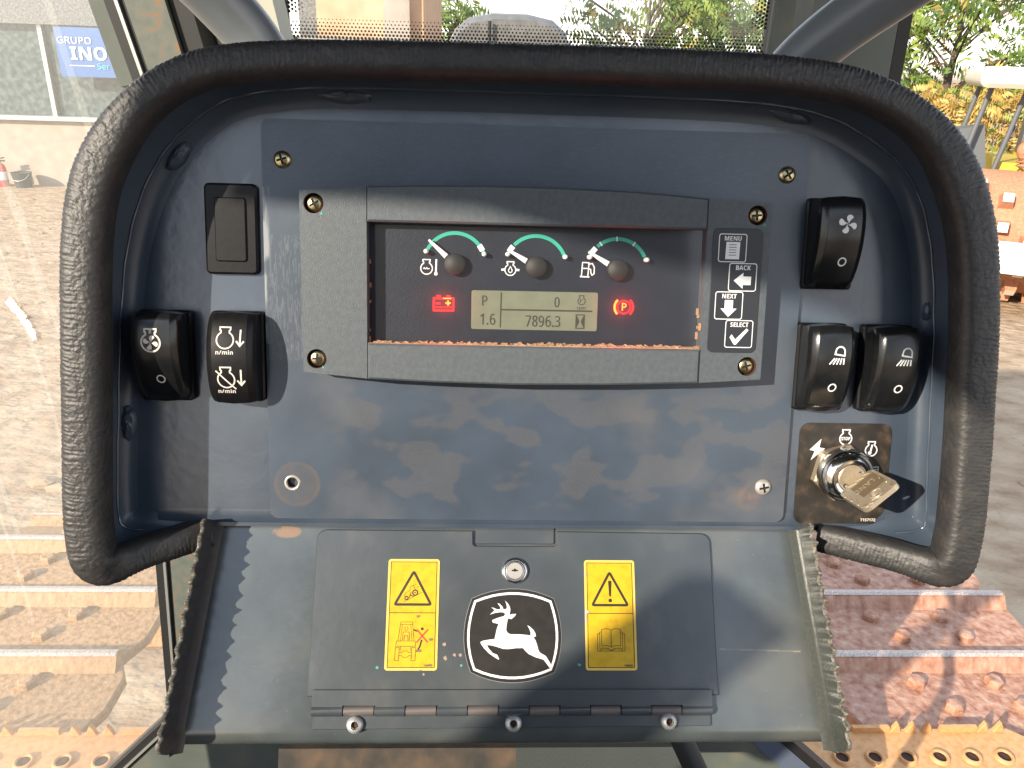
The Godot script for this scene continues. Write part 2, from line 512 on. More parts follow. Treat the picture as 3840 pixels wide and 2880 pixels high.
	M.tan_fleck = mat(lin(0.30, 0.22, 0.17), 0.7)
	M.wear = mat(lin(0.17, 0.12, 0.075), 0.6)
	M.torn = mat(lin(0.45, 0.40, 0.34), 0.7)
	M.badge_edge = mat(lin(0.22, 0.23, 0.24), 0.5)
	M.badge_white = mat(lin(0.66, 0.65, 0.65), 0.45)
	for leaf in [["leaf", 0.10, 0.19, 0.022], ["leaf_dry", 0.34, 0.19, 0.05]]:
		var m := mat(lin(1, 1, 1), 0.55)
		m.vertex_color_use_as_albedo = true
		m.cull_mode = BaseMaterial3D.CULL_DISABLED
		m.backlight_enabled = true
		m.backlight = lin(0.35, 0.35, 0.12)
		M[leaf[0]] = m
	var lit := mat(lin(0.5, 0.02, 0.02), 0.4)
	lit.emission_enabled = true
	lit.emission = Color(1.0, 0.06, 0.07)
	lit.emission_energy_multiplier = 1.9
	M.red_lamp = lit
	var hot := mat(lin(0.5, 0.15, 0.02), 0.4)
	hot.emission_enabled = true
	hot.emission = Color(1.0, 0.42, 0.16)
	hot.emission_energy_multiplier = 1.8
	M.hot_lamp = hot


func glass(alpha: float) -> StandardMaterial3D:
	var m := mat(lin(0.75, 0.76, 0.72), 0.08)
	m.albedo_color.a = alpha
	m.transparency = BaseMaterial3D.TRANSPARENCY_ALPHA
	return m


# ---------------------------------------------------------------- scene
func _ready():
	rng.seed = 7
	var cam := Camera3D.new()
	cam.name = "camera"
	cam.fov = 53.06
	cam.near = 0.02
	cam.far = 400.0
	var fwd := Vector3(0.04243859, -0.39089847, -0.91945492)
	var up := Vector3(-0.0154539, 0.9199171, -0.39180826)
	cam.transform = Transform3D(Basis(fwd.cross(up), up, -fwd).orthonormalized(), Vector3(-0.016127, 2.388541, 0.349393))
	add_child(cam)
	var env := Environment.new()
	var sky_mat := ProceduralSkyMaterial.new()
	sky_mat.sky_top_color = Color(0.68, 0.75, 0.85)
	sky_mat.sky_horizon_color = Color(0.95, 0.92, 0.87)
	sky_mat.sky_curve = 0.2
	sky_mat.ground_bottom_color = Color(0.42, 0.33, 0.25)
	sky_mat.ground_horizon_color = Color(0.70, 0.64, 0.58)
	sky_mat.sky_energy_multiplier = 1.08
	var sky := Sky.new()
	sky.sky_material = sky_mat
	env.background_mode = Environment.BG_SKY
	env.sky = sky
	env.tonemap_mode = Environment.TONE_MAPPER_LINEAR
	env.tonemap_exposure = 2.3
	env.sdfgi_enabled = true
	env.ssao_enabled = true
	env.ssil_enabled = true
	var we := WorldEnvironment.new()
	we.name = "world_environment"
	we.environment = env
	add_child(we)
	var sun := DirectionalLight3D.new()
	sun.name = "sun"
	sun.light_energy = 1.2
	sun.light_color = Color(1.0, 0.945, 0.86)
	sun.light_angular_distance = 0.5
	sun.shadow_enabled = true
	add_child(sun)
	sun.look_at_from_position(Vector3.ZERO, SUN_TRAVEL, Vector3.UP)
	make_materials()
	build_yard()
	build_cab()
	build_tracks()
	build_console()
	build_cluster()
	build_switches()
	build_ignition()
	build_cover()


# ---------------------------------------------------------------- the dashboard
func screw(parent: Node, u: float, v: float, n: float, r: float, m: Material, turn: float, called := "screw") -> MeshInstance3D:
	var g := Mesher.new(0.001, Vector3.ZERO, true)
	g.lathe(Vector3.ZERO, [Vector2(r, -0.6), Vector2(r, 0.5), Vector2(r * 0.93, 0.95), Vector2(r * 0.80, 1.5), Vector2(r * 0.64, 1.85), Vector2(0.0, 1.97)], 22)
	var o := part(parent, called, g.done(), m)
	o.transform = Transform3D(Basis(Vector3.BACK, turn), Vector3(u, v, n) * 0.001)
	var x := Mesher.new()
	x.z = 2.0
	for q in 4:
		var d := Vector2.from_angle(q * PI / 2)
		x.stroke([d * 0.1, d * r * 0.32, d * r * 0.60], r * 0.26)
	part(o, "drive_recess", x.done(), M.hole)
	return o


func build_console():
	var base := Vector3(10, -75, -10)
	var t := thing("dashboard_hood", "slate blue steel dashboard with black padded rim around its hood", "dashboard", on_face(base.x, base.y, base.z))
	# (crease of the back panel, centre line of the padded rim)
	var crease := []
	var rim := []
	for a in [[-153, -75, -153, -79, -6], [-175, -74.5, -173, -82, 10], [-190, -72, -190, -84, 25], [-192.5, -60, -194, -66, 28], [-190, -20, -192, -15, 28], [-186, 28, -190, 28, 28], [-181, 60, -187.5, 64, 28], [-172, 87, -182, 90, 28], [-160, 107, -170.5, 111, 28], [-145, 121, -154.5, 127, 28], [-129, 130, -137, 136, 28], [-100, 135, -118, 140, 28], [-60, 136, -80, 142.5, 28], [0, 136, 0, 143.5, 28], [84, 135.5, 78, 143.5, 28], [125, 133.5, 118, 142, 28], [150, 128, 146, 138, 28], [170, 118, 168, 129.5, 28], [186, 106, 186, 116, 28], [197, 88, 199, 96, 28], [204, 62, 207.5, 70, 28], [208, 30, 212, 36, 28], [210, -5, 214, 3, 28], [212, -42, 215.5, -30, 28], [214, -62, 215.5, -68, 28], [212, -70, 211, -83, 25], [190, -74, 190, -81.5, 11], [163, -75, 163, -79, -6]]:
		crease.append(Vector3(a[0], a[1], -3)); rim.append(Vector3(a[2], a[3], a[4]))
	var per := 10
	crease = spline(crease, per); rim = spline(rim, per)
	var n := crease.size()
	var sections := []
	var foot := PackedVector2Array()
	for i in n:
		var d: Vector3 = (crease[mini(i + 1, n - 1)] - crease[maxi(i - 1, 0)]).normalized()
		var inward := Vector3(d.y, -d.x, 0)
		var c: Vector3 = crease[i]
		var r: Vector3 = rim[i]
		var fillet := 7.0 * clampf((r.z + 6.0) / 20.0, 0.08, 1.0)
		var p0 := c + inward * fillet
		var p2 := c.lerp(r, 0.28)
		var sec := []
		for s in 7:
			var f := s / 6.0
			sec.append(p0.lerp(c, f).lerp(c.lerp(p2, f), f))
		sec.append(c.lerp(r, 0.6)); sec.append(r)
		sections.append(sec)
		if foot.is_empty() or foot[-1].distance_to(Vector2(c.x, c.y)) > 0.3: foot.append(Vector2(c.x, c.y))
	var g := Mesher.new(0.001, base)
	g.flat(foot, -3.06)
	part(t, "back_panel", g.done(), M.slate)
	g = Mesher.new(0.001, base, true)
	for i in n - 1:
		for s in sections[0].size() - 1:
			g.quad(sections[i][s], sections[i][s + 1], sections[i + 1][s + 1], sections[i + 1][s])
		# outside of the hood
		var co := Vector3(0, 40, -3)
		var a0: Vector3 = rim[i] + (rim[i] - co).normalized() * 3.0
		var a1: Vector3 = rim[i + 1] + (rim[i + 1] - co).normalized() * 3.0
		var b0: Vector3 = crease[i] + (crease[i] - co).normalized() * 4.0
		var b1: Vector3 = crease[i + 1] + (crease[i + 1] - co).normalized() * 4.0
		b0.z = -30.0; b1.z = -30.0
		g.quad(a0, b0, b1, a1)
	part(t, "hood_wall", g.done(), M.slate_wall)
	g = Mesher.new(0.001, base, true)
	var seam := []
	for i in range(14, n - 14): seam.append(sections[i][5] + Vector3(0, 0, 0.2 + 0.25 * sin(i * 0.9)))
	g.tube(seam, 0.9, 8)  # thin glossy bead added along the crease for a glint line
	part(t, "glint_bead", g.done(), M.slate)
	# lower edge of the back panel: a folded lip
	g = Mesher.new(0.001, base, true)
	var fold := []
	for a in [[-66.0, -2.95], [-72.0, -2.6], [-74.2, -3.6], [-75.4, -6.0], [-75.6, -9.0], [-75.0, -26.0]]:
		fold.append(Vector2(a[0], a[1]))
	for i in fold.size() - 1:
		g.quad(Vector3(-176, fold[i].x, fold[i].y), Vector3(-176, fold[i + 1].x, fold[i + 1].y), Vector3(196, fold[i + 1].x, fold[i + 1].y), Vector3(196, fold[i].x, fold[i].y))
	part(t, "folded_lip", g.done(), M.slate)
	# padded rim with cross wrinkles
	var wr := noise(51, 1.0, 2)
	var fine := noise(52, 1.0, 3)
	var path := []
	var along := [0.0]
	for i in n - 1:
		var steps := maxi(1, int((rim[i + 1] - rim[i]).length() / 0.5))
		for s in steps:
			path.append(rim[i].lerp(rim[i + 1], float(s) / steps))
	path.append(rim[-1])
	g = Mesher.new(0.001, base, true)
	var rings := []
	var dist := 0.0
	var segs := 30
	for i in path.size():
		if i: dist += (path[i] - path[i - 1]).length()
		var tan_: Vector3 = (path[mini(i + 3, path.size() - 1)] - path[maxi(i - 3, 0)]).normalized()
		var out_ := tan_.cross(Vector3(0, 0, -1)).normalized()
		if out_.dot(path[i] - Vector3(0, 30, 28)) < 0: out_ = -out_
		var up := Vector3(0, 0, 1)
		up = (up - tan_ * up.dot(tan_)).normalized()
		var top := smoothstep(95.0, 135.0, path[i].y)
		var low := smoothstep(-70.0, -80.0, path[i].y) * smoothstep(28.0, 16.0, path[i].z)
		var rx := lerpf(lerpf(9.3, 7.4, top), 7.6, low)
		var rz := lerpf(9.0, 7.6, low)
		var ring := []
		for s in segs:
			var a := TAU * s / segs
			var e := 0.62
			var ca := signf(cos(a)) * pow(absf(cos(a)), e)
			var sa := signf(sin(a)) * pow(absf(sin(a)), e)
			var rough := smoothstep(-0.5, 0.5, cos(a))      # the outer half is wrinkled, the inner half smoother
			var warp := 2.2 * wr.get_noise_2d(dist * 0.09, a * 0.9 + 5.0) + 0.9 * wr.get_noise_2d(dist * 0.5, a * 2.0 + 50.0)
			var amp := 0.20 + 0.16 * fine.get_noise_2d(dist * 0.11, a * 1.3 + 9.0)
			var dd := rough * amp * sin(dist * 3.3 + warp * 2.4) + (0.05 + 0.10 * rough) * fine.get_noise_2d(dist * 0.9, a * 6.0)
			ring.append(path[i] + (out_ * ca * rx + up * sa * rz) + (out_ * ca + up * sa) * dd)
		rings.append(ring)
	for i in rings.size() - 1:
		for s in segs:
			var s1 := (s + 1) % segs
			g.quad(rings[i][s1], rings[i][s], rings[i + 1][s], rings[i + 1][s1])
	part(t, "padded_rim", g.done(), M.rim)
	# weld beads in the corners of the hood
	for w in [[-80, 134.5, 0.0, 13], [-158, 105, 0.9, 8], [130, 132, -0.2, 11], [-187, -22, 1.5, 9], [207.5, 40, 1.6, 6]]:
		g = Mesher.new(0.001, base, true)
		var ax := Vector3(cos(w[2]), sin(w[2]), 0)
		var ay := Vector3(-ax.y, ax.x, 0)
		var bump := func(i: int, j: int) -> Vector3:
			var th := TAU * i / 18.0
			var f := 1.0 - j / 5.0
			var wob := 1.0 + 0.3 * fine.get_noise_2d(i % 18 * 9.0 + w[0], j * 5.0)
			return Vector3(w[0], w[1], -1.5) + ax * cos(th) * w[3] * f * wob + ay * sin(th) * 3.6 * f * wob + Vector3(0, 0, 3.4 * sqrt(1.0 - f * f) * wob)
		for i in 18:
			for j in 5:
				g.quad(bump.call(i, j), bump.call(i + 1, j), bump.call(i + 1, j + 1), bump.call(i, j + 1))
		part(t, "tack_weld", g.done(), M.slate_wall)
	# mounting plate
	var outline := rrect(-119.5, -69.7, 141.0, 123.0, 4.0)
	g = Mesher.new(0.001, base)
	g.uv0 = Vector2(-120, 123); g.uvs = Vector2(261, 193)
	g.prism(keyhole(outline, Vector2(-108.3, -51.4), 2.6), -3.0, 0.0, 0.0)
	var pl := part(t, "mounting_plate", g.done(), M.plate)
	g = Mesher.new(0.001, base, true)
	g.lathe(Vector3(-108.3, -51.4, -3), [Vector2(2.7, 3.1), Vector2(2.5, 2.0), Vector2(2.4, -6.0), Vector2(0, -6.0)], 20)
	part(pl, "empty_screw_hole", g.done(), M.rust_hole)
	g = Mesher.new(0.001, base, true)
	g.lathe(Vector3(-108.3, -51.4, 0), [Vector2(4.0, 0.0), Vector2(3.6, 0.5), Vector2(2.9, 0.45), Vector2(2.5, -0.4)], 24)
	part(pl, "hole_rim", g.done(), M.steel)
	for s in [[-109.9, 104.5, 0.3, "brass"], [130.4, 103.8, 0.6, "brass"], [129.4, -51.2, 0.2, "steel"]]:
		screw(t, s[0] - base.x, s[1] - base.y, 0.0 - base.z, 4.1, M[s[3]], s[2])


func icon_engine(g: Mesher, c: Vector2, r: float, w: float):
	var p := Mesher.arc(c, r, 60, -240, 26)
	for q in [[-0.5, 1.12], [-0.62, 1.18], [-0.62, 1.5], [0.62, 1.5], [0.62, 1.18], [0.5, 1.12]]:
		p.append(c + Vector2(q[0], q[1]) * r)
	g.stroke(p, w, true)


func icon_fan(g: Mesher, c: Vector2, r: float):
	for k in 4:
		var p := []
		for q in [[0.06, 0.0], [0.10, 0.22], [0.0, 0.42], [0.0, 0.75], [0.18, 0.98], [0.48, 1.0], [0.74, 0.82], [0.80, 0.58], [0.55, 0.44], [0.28, 0.28], [0.16, 0.06]]:
			p.append(c + Vector2(q[0], q[1]).rotated(k * PI / 2 + 0.25) * r)
		g.fill(p)


func icon_arrow(g: Mesher, tail: Vector2, tip: Vector2, w: float, head: float):
	var d := (tip - tail).normalized()
	var s := Vector2(-d.y, d.x)
	g.stroke([tail, tip - d * head * 0.3], w)
	g.stroke([tip - d * head + s * head * 0.8, tip, tip - d * head - s * head * 0.8], w)


func icon_work_lamp(g: Mesher, c: Vector2, s: float, w: float):
	var p := Mesher.arc(c + Vector2(0.15, 0.0) * s, 0.62 * s, 180, 0, 14)
	p.reverse()
	p.append(c + Vector2(-0.47, -0.5) * s)
	var q := [c + Vector2(0.77, -0.52) * s]
	g.stroke(q + Mesher.arc(c + Vector2(0.15, 0.05) * s, 0.62 * s, 0, 165, 14) + [c + Vector2(-0.55, -0.32) * s], w, true)
	for k in 5:
		var x := lerpf(-0.55, 0.72, k / 4.0)
		g.stroke([c + Vector2(x, -0.85) * s, c + Vector2(x * 1.0 - 0.62 + 0.16 * k, -1.7) * s], w * 0.95)


func build_cluster():
	var base := Vector3(10, 4, 0)
	var t := thing("instrument_cluster", "grey plastic instrument cluster with three gauges, LCD readout and button strip", "instrument cluster", on_face(base.x, base.y, base.z))
	var g := Mesher.new(0.001, base)
	var lb := keyhole(keyhole(V2([-98.8, 6.2, -69.0, 3.5, -69.0, 92.0, -99.4, 89.6]), Vector2(-93, 83.9), 4.6), Vector2(-92.6, 12.5), 4.6)
	g.prism(lb, 0, 13.4)
	var body := part(t, "end_block", g.done(), M.bezel)
	g = Mesher.new(0.001, base)
	var rb := keyhole(keyhole(V2([89.3, 3.9, 119.2, 6.0, 119.5, 89.2, 89.3, 90.4]), Vector2(112.7, 83.4), 4.6), Vector2(112.3, 12.2), 4.6)
	g.prism(rb, 0, 13.4)
	part(t, "end_block", g.done(), M.bezel)
	g = Mesher.new(0.001, base)
	g.prism(V2([-68.7, 76.3, 89.0, 76.3, 89.0, 90.5, 70, 92.0, 49.4, 93.0, 20, 93.7, -12.7, 93.8, -45, 93.1, -68.7, 92.2]), 0, 14.2, 0.9)
	part(t, "frame_bar", g.done(), M.bezel)
	g = Mesher.new(0.001, base)
	g.prism(V2([-68.7, 3.4, -40, 2.3, -0.5, 1.6, 45, 2.2, 89.0, 3.8, 89.0, 19.8, -68.7, 20.3]), 0, 14.2, 0.9)
	part(t, "frame_bar", g.done(), M.bezel)
	var k := 0
	for s in [[-93, 83.9, 0.5], [112.7, 83.4, 0.1], [-92.6, 12.5, 0.0], [112.3, 12.2, 0.3]]:
		g = Mesher.new(0.001, Vector3.ZERO, true)
		g.lathe(Vector3(s[0] - base.x, s[1] - base.y, 0), [Vector2(4.65, 13.4), Vector2(4.55, 12.8), Vector2(4.5, 9.0), Vector2(0, 9.0)], 24)
		part(t, "screw_well", g.done(), M.rust_hole)
		screw(t, s[0] - base.x, s[1] - base.y, 10.4, 3.9, M.brass, s[2])
	for f in [[-89.4, 79.4, 0.7], [-89.6, 8.6, 0.6], [116.2, 79.0, 0.7]]:
		g = Mesher.new(0.001, base); g.z = 13.5
		var fp := []
		for q in 8: fp.append(Vector2(f[0], f[1]) + Vector2.from_angle(TAU * q / 8) * f[2] * rng.randf_range(0.6, 1.3))
		g.fill(fp)
		part(t, "paint_fleck", g.done(), M.teal_fleck)
	# dial face behind the window
	g = Mesher.new(0.001, base)
	g.box(Vector3(10.2, 48.2, 3.0), Vector3(158.6, 57.0, 4.0))
	part(t, "dial_face", g.done(), M.dial)
	g = Mesher.new(0.001, base)
	for q in 150:     # dust in the bottom of the window and down its sides
		var u := rng.randf_range(-68.0, 88.5)
		var hgt := rng.randf_range(0.3, 1.1)
		g.box(Vector3(u, 20.4 + hgt * 0.25, rng.randf_range(7.0, 11.5)), Vector3(rng.randf_range(0.8, 3.2), hgt, rng.randf_range(1, 3.0)), Basis(Vector3(0.3, 0.5, 1).normalized(), rng.randf_range(-0.6, 0.6)))
		if q % 30 == 0:
			g.box(Vector3(-68.4, rng.randf_range(21, 62), rng.randf_range(6, 12)), Vector3(0.7, rng.randf_range(1, 4), 2.5))
			g.box(Vector3(88.7, rng.randf_range(21, 50), rng.randf_range(6, 12)), Vector3(0.7, rng.randf_range(1, 4), 2.5))
	g.box(Vector3(10.2, 20.25, 9.0), Vector3(157.4, 0.5, 8.2))
	var du := part(t, "dust_ledge", g.done(), M.dust)
	du.set_meta("kind", "stuff")
	# gauges
	var zf := 5.0
	var defs := [["coolant", -28.6, 57.8, 22.0, 156.0, [], 138.0, 16.5], ["oil", 9.9, 57.3, 21.0, 136.0, [], 150.0, 15.8], ["fuel", 48.9, 56.8, 26.0, 132.0, [124.0, 92.0, 58.0], 150.0, 16.4]]
	for d in defs:
		var c := Vector2(d[1], d[2])
		var r := 14.6
		var h := Mesher.new(0.001, base, true)
		h.lathe(Vector3(c.x, c.y, zf), [Vector2(5.0, 0.0), Vector2(5.0, 3.6), Vector2(4.6, 4.2), Vector2(0, 4.2)], 32)
		var hub := part(t, "gauge_hub", h.done(), M.hub)
		h = Mesher.new(0.001, base)
		h.z = zf + 0.1
		h.stroke(Mesher.arc(c, r, d[3], d[4], 30), 1.7)
		var sweep := part(t, "gauge_arc", h.done(), M.teal)
		h = Mesher.new(0.001, base)
		h.z = zf + 0.16
		if d[0] == "coolant":
			h.stroke(Mesher.arc(c, r, 39, 27, 4), 2.5)
		else:
			h.stroke(Mesher.arc(c, r, 152, 139 if d[0] == "oil" else 136, 4), 2.5)
		for a in d[5]:
			h.stroke([c + Vector2.from_angle(deg_to_rad(a)) * (r - 1.1), c + Vector2.from_angle(deg_to_rad(a)) * (r + 1.1)], 0.6)
		part(t, "gauge_end_mark", h.done(), M.white)
		for a in [157.0, 20.0]:
			h = Mesher.new(0.001, base, true)
			var e := c + Vector2.from_angle(deg_to_rad(a)) * (r + 0.1)
			h.lathe(Vector3(e.x, e.y, zf), [Vector2(1.15, 0), Vector2(1.15, 3.0), Vector2(0.8, 3.8), Vector2(0, 4.1)], 14)
			part(t, "stop_pin", h.done(), M.white)
		h = Mesher.new(0.001, base)
		var a := deg_to_rad(d[6])
		var dir := Vector2.from_angle(a)
		var sd := Vector2(-dir.y, dir.x)
		h.prism(PackedVector2Array([c + dir * 5.2 - sd * 1.3, c + dir * d[7] - sd * 0.55, c + dir * d[7] + sd * 0.55, c + dir * 5.2 + sd * 1.3]), zf + 2.0, zf + 3.2, 0.3)
		part(t, "needle", h.done(), M.white)
	# gauge symbols
	g = Mesher.new(0.001, base); g.z = zf + 0.1
	icon_engine(g, Vector2(-42.0, 55.6), 2.75, 0.5)
	g.stroke([Vector2(-43.6, 55.4), Vector2(-43.1, 55.9), Vector2(-42.5, 55.3), Vector2(-41.9, 55.9), Vector2(-41.3, 55.3), Vector2(-40.6, 55.7)], 0.4)
	g.stroke([Vector2(-37.6, 53.2), Vector2(-37.4, 60.0)], 0.8); g.disc(Vector2(-37.6, 53.2), 0.85)
	part(t, "coolant_symbol", g.done(), M.white)
	g = Mesher.new(0.001, base); g.z = zf + 0.1
	icon_engine(g, Vector2(-2.2, 55.7), 2.6, 0.5)
	g.stroke([Vector2(-2.2, 57.3), Vector2(-3.1, 55.6), Vector2(-2.9, 54.8), Vector2(-2.2, 54.4), Vector2(-1.5, 54.8), Vector2(-1.3, 55.6)], 0.4, true)
	for s in [-1.0, 1.0]:
		g.stroke([Vector2(-2.2 + s * 2.7, 55.9), Vector2(-2.2 + s * 4.3, 55.7)], 1.0)
	part(t, "oil_symbol", g.done(), M.white)
	g = Mesher.new(0.001, base); g.z = zf + 0.1
	g.stroke([Vector2(31.9, 53.4), Vector2(32.3, 60.0), Vector2(35.4, 59.9), Vector2(35.0, 53.3)], 0.5)
	g.stroke([Vector2(32.1, 57.2), Vector2(35.2, 57.2)], 0.5); g.stroke([Vector2(31.2, 53.3), Vector2(35.8, 53.2)], 0.6)
	g.stroke([Vector2(35.3, 59.2), Vector2(37.0, 59.6), Vector2(38.0, 57.8), Vector2(38.0, 54.8), Vector2(37.0, 54.0), Vector2(36.4, 55.2), Vector2(36.3, 56.8), Vector2(35.3, 57.0)], 0.5)
	part(t, "fuel_pump_symbol", g.done(), M.white)
	# LCD
	g = Mesher.new(0.001, base)
	g.prism(rrect(-20.5, 27.2, 40.3, 45.8, 1.0), zf, zf + 0.4, 0.1)
	var lcd := part(t, "lcd_readout", g.done(), M.lcd)
	g = Mesher.new(0.001, base); g.z = zf + 0.5
	g.stroke([Vector2(-6.3, 45.0), Vector2(-6.5, 28.2)], 0.6); g.stroke([Vector2(-6.2, 36.8), Vector2(37.8, 36.8)], 0.75)
	icon_engine(g, Vector2(32.4, 41.6), 1.75, 0.4)
	g.stroke([Vector2(31.8, 40.8), Vector2(31.8, 42.2), Vector2(33.0, 42.2)], 0.4)
	g.stroke([Vector2(30.0, 28.5), Vector2(34.0, 28.5), Vector2(34.0, 35.0), Vector2(30.0, 35.0)], 0.5, true)
	for s in [-1.0, 1.0]: g.fill([Vector2(32 + s * 1.8, 28.6), Vector2(32 + s * 1.8, 34.8), Vector2(32 + s * 0.8, 33.0), Vector2(32 + s * 0.3, 31.7), Vector2(32 + s * 0.9, 30.4)])
	part(lcd, "lcd_graphics", g.done(), M.ink)
	for w in [["P", -14.3, 40.9, 4.8, 0.85], ["0", 20.5, 40.8, 4.8, 0.8], ["1.6", -12.7, 32.0, 5.2, 0.8], ["7896.3", 14.0, 31.5, 5.3, 0.78], ["rpm", 32.4, 38.3, 1.7, 1.0]]:
		words(lcd, "lcd_digits", w[0], Vector3(w[1] - base.x, w[2] - base.y, zf + 0.5), w[3], M.ink, w[4], "Droid Sans", false)
	# red tell-tales, lit
	g = Mesher.new(0.001, base); g.z = zf + 0.15
	g.stroke([Vector2(-38.4, 35.9), Vector2(-29.2, 35.9), Vector2(-29.2, 41.6), Vector2(-38.4, 41.6)], 0.8, true)
	g.stroke([Vector2(-37.0, 42.5), Vector2(-35.2, 42.5)], 1.1); g.stroke([Vector2(-32.4, 42.5), Vector2(-30.6, 42.5)], 1.1)
	g.stroke([Vector2(-37.6, 39.2), Vector2(-35.3, 39.2)], 0.8)
	g.stroke([Vector2(-38.4, 37.4), Vector2(-29.2, 37.4)], 0.5)
	var bat := part(t, "battery_warning_light", g.done(), M.red_lamp)
	g = Mesher.new(0.001, base); g.z = zf + 0.2
	g.stroke([Vector2(-32.9, 39.4), Vector2(-30.4, 39.4)], 0.8); g.stroke([Vector2(-31.65, 38.2), Vector2(-31.65, 40.6)], 0.8)
	g.stroke([Vector2(-34.0, 41.6), Vector2(-30.2, 41.6)], 0.6)
	part(bat, "plus_sign", g.done(), M.hot_lamp)
	g = Mesher.new(0.001, base); g.z = zf + 0.15
	g.ring(Vector2(53.0, 39.1), 3.1, 0.5)
	g.stroke(Mesher.arc(Vector2(53.0, 39.1), 4.5, -48, 48, 10), 0.8)
	var park := part(t, "parking_brake_warning_light", g.done(), M.red_lamp)
	g = Mesher.new(0.001, base); g.z = zf + 0.2
	g.stroke(Mesher.arc(Vector2(53.0, 39.1), 4.5, 132, 228, 10), 1.0)
	g.stroke([Vector2(52.3, 37.4), Vector2(52.3, 40.8), Vector2(53.4, 40.8), Vector2(54.0, 40.3), Vector2(54.0, 39.6), Vector2(53.4, 39.1), Vector2(52.4, 39.1)], 0.55)
	part(park, "left_bracket", g.done(), M.hot_lamp)
	for p in [[bat, -33.8, 39.0], [park, 53.0, 39.1]]:
		var l := OmniLight3D.new()
		l.name = "glow"
		l.position = Vector3(p[1] - base.x, p[2] - base.y, zf + 2.2) * 0.001
		l.light_color = Color(1.0, 0.08, 0.08)
		l.light_energy = 0.00035
		l.light_size = 0.004
		l.omni_range = 6.0
		l.omni_attenuation = 2.0
		l.shadow_enabled = true
		t.add_child(l, true)
	# button strip
	g = Mesher.new(0.001, base)
	g.prism(rrect(92.2, 18.8, 115.9, 77.2, 3.0), 13.2, 13.75, 0.15)
	var pad := part(t, "button_strip", g.done(), M.pad)
	var zb := 13.85
	var spots := [[101.6, 68.1, "MENU"], [107.2, 54.6, "BACK"], [101.4, 41.2, "NEXT"], [107.1, 27.8, "SELECT"]]
	for i in 4:
		var c := Vector2(spots[i][0], spots[i][1])
		g = Mesher.new(0.001, base); g.z = zb
		g.stroke(Array(rrect(c.x - 6.5, c.y - 6.4, c.x + 6.5, c.y + 6.4, 1.0, 3)), 0.4, true)
		if i == 0:
			g.fill([c + Vector2(-3.3, -5.2), c + Vector2(3.3, -5.2), c + Vector2(3.5, 2.8), c + Vector2(-3.1, 2.8)])
		elif i == 1:
			g.fill([c + Vector2(-4.2, -1.6), c + Vector2(0.3, 2.2), c + Vector2(0.3, 0.4), c + Vector2(4.1, 0.4), c + Vector2(4.1, -3.6), c + Vector2(0.3, -3.6), c + Vector2(0.3, -5.4)])
		elif i == 2:
			g.fill([c + Vector2(0, -5.4), c + Vector2(3.9, -1.4), c + Vector2(2.0, -1.4), c + Vector2(2.0, 2.6), c + Vector2(-2.0, 2.6), c + Vector2(-2.0, -1.4), c + Vector2(-3.9, -1.4)])
		else:
			g.fill([c + Vector2(-4.4, -1.6), c + Vector2(-3.4, -0.2), c + Vector2(-1.6, -2.6), c + Vector2(3.6, 2.7), c + Vector2(4.6, 1.9), c + Vector2(-1.2, -5.2), c + Vector2(-2.2, -5.0)])
		part(pad, ["menu_mark", "back_arrow", "next_arrow", "select_tick"][i], g.done(), M.white)
		words(pad, "button_lettering", spots[i][2], Vector3(c.x - base.x, c.y - base.y + 4.4, zb), 2.1, M.white, 0.98 if i < 3 else 0.9)
		if i == 0:
			g = Mesher.new(0.001, base); g.z = zb + 0.06
			for q in 5: g.stroke([c + Vector2(-1.7, 1.5 - q * 1.2), c + Vector2(1.8, 1.5 - q * 1.2)], 0.3)
			part(pad, "menu_lines", g.done(), M.pad)
	# clear window, a little dusty
	g = Mesher.new(0.001, base)
	g.quad(Vector3(-68.6, 20.2, 9.6), Vector3(89.0, 20.2, 9.6), Vector3(89.0, 76.4, 9.6), Vector3(-68.6, 76.4, 9.6))
	part(t, "clear_window", g.done(), M.lens)


func rocker_height(p: float, tilt: float, bulge: float, mid: float) -> float:
	return mid + tilt * p - bulge * p * p


func cap_height(x: float, y: float, tilt: float, bulge: float, mid: float) -> float:
	var p := y / 20.6
	for i in 4:
		p = (y - signf(p) * (1.0 - pow(x / 11.4, 2.0)) * 1.2 * p * p) / 20.6
	return rocker_height(p, tilt, bulge, mid) - 1.6 * pow(absf(p), 14.0) + 0.35 * (1.0 - minf(1.0, absf(x) / 7.9))


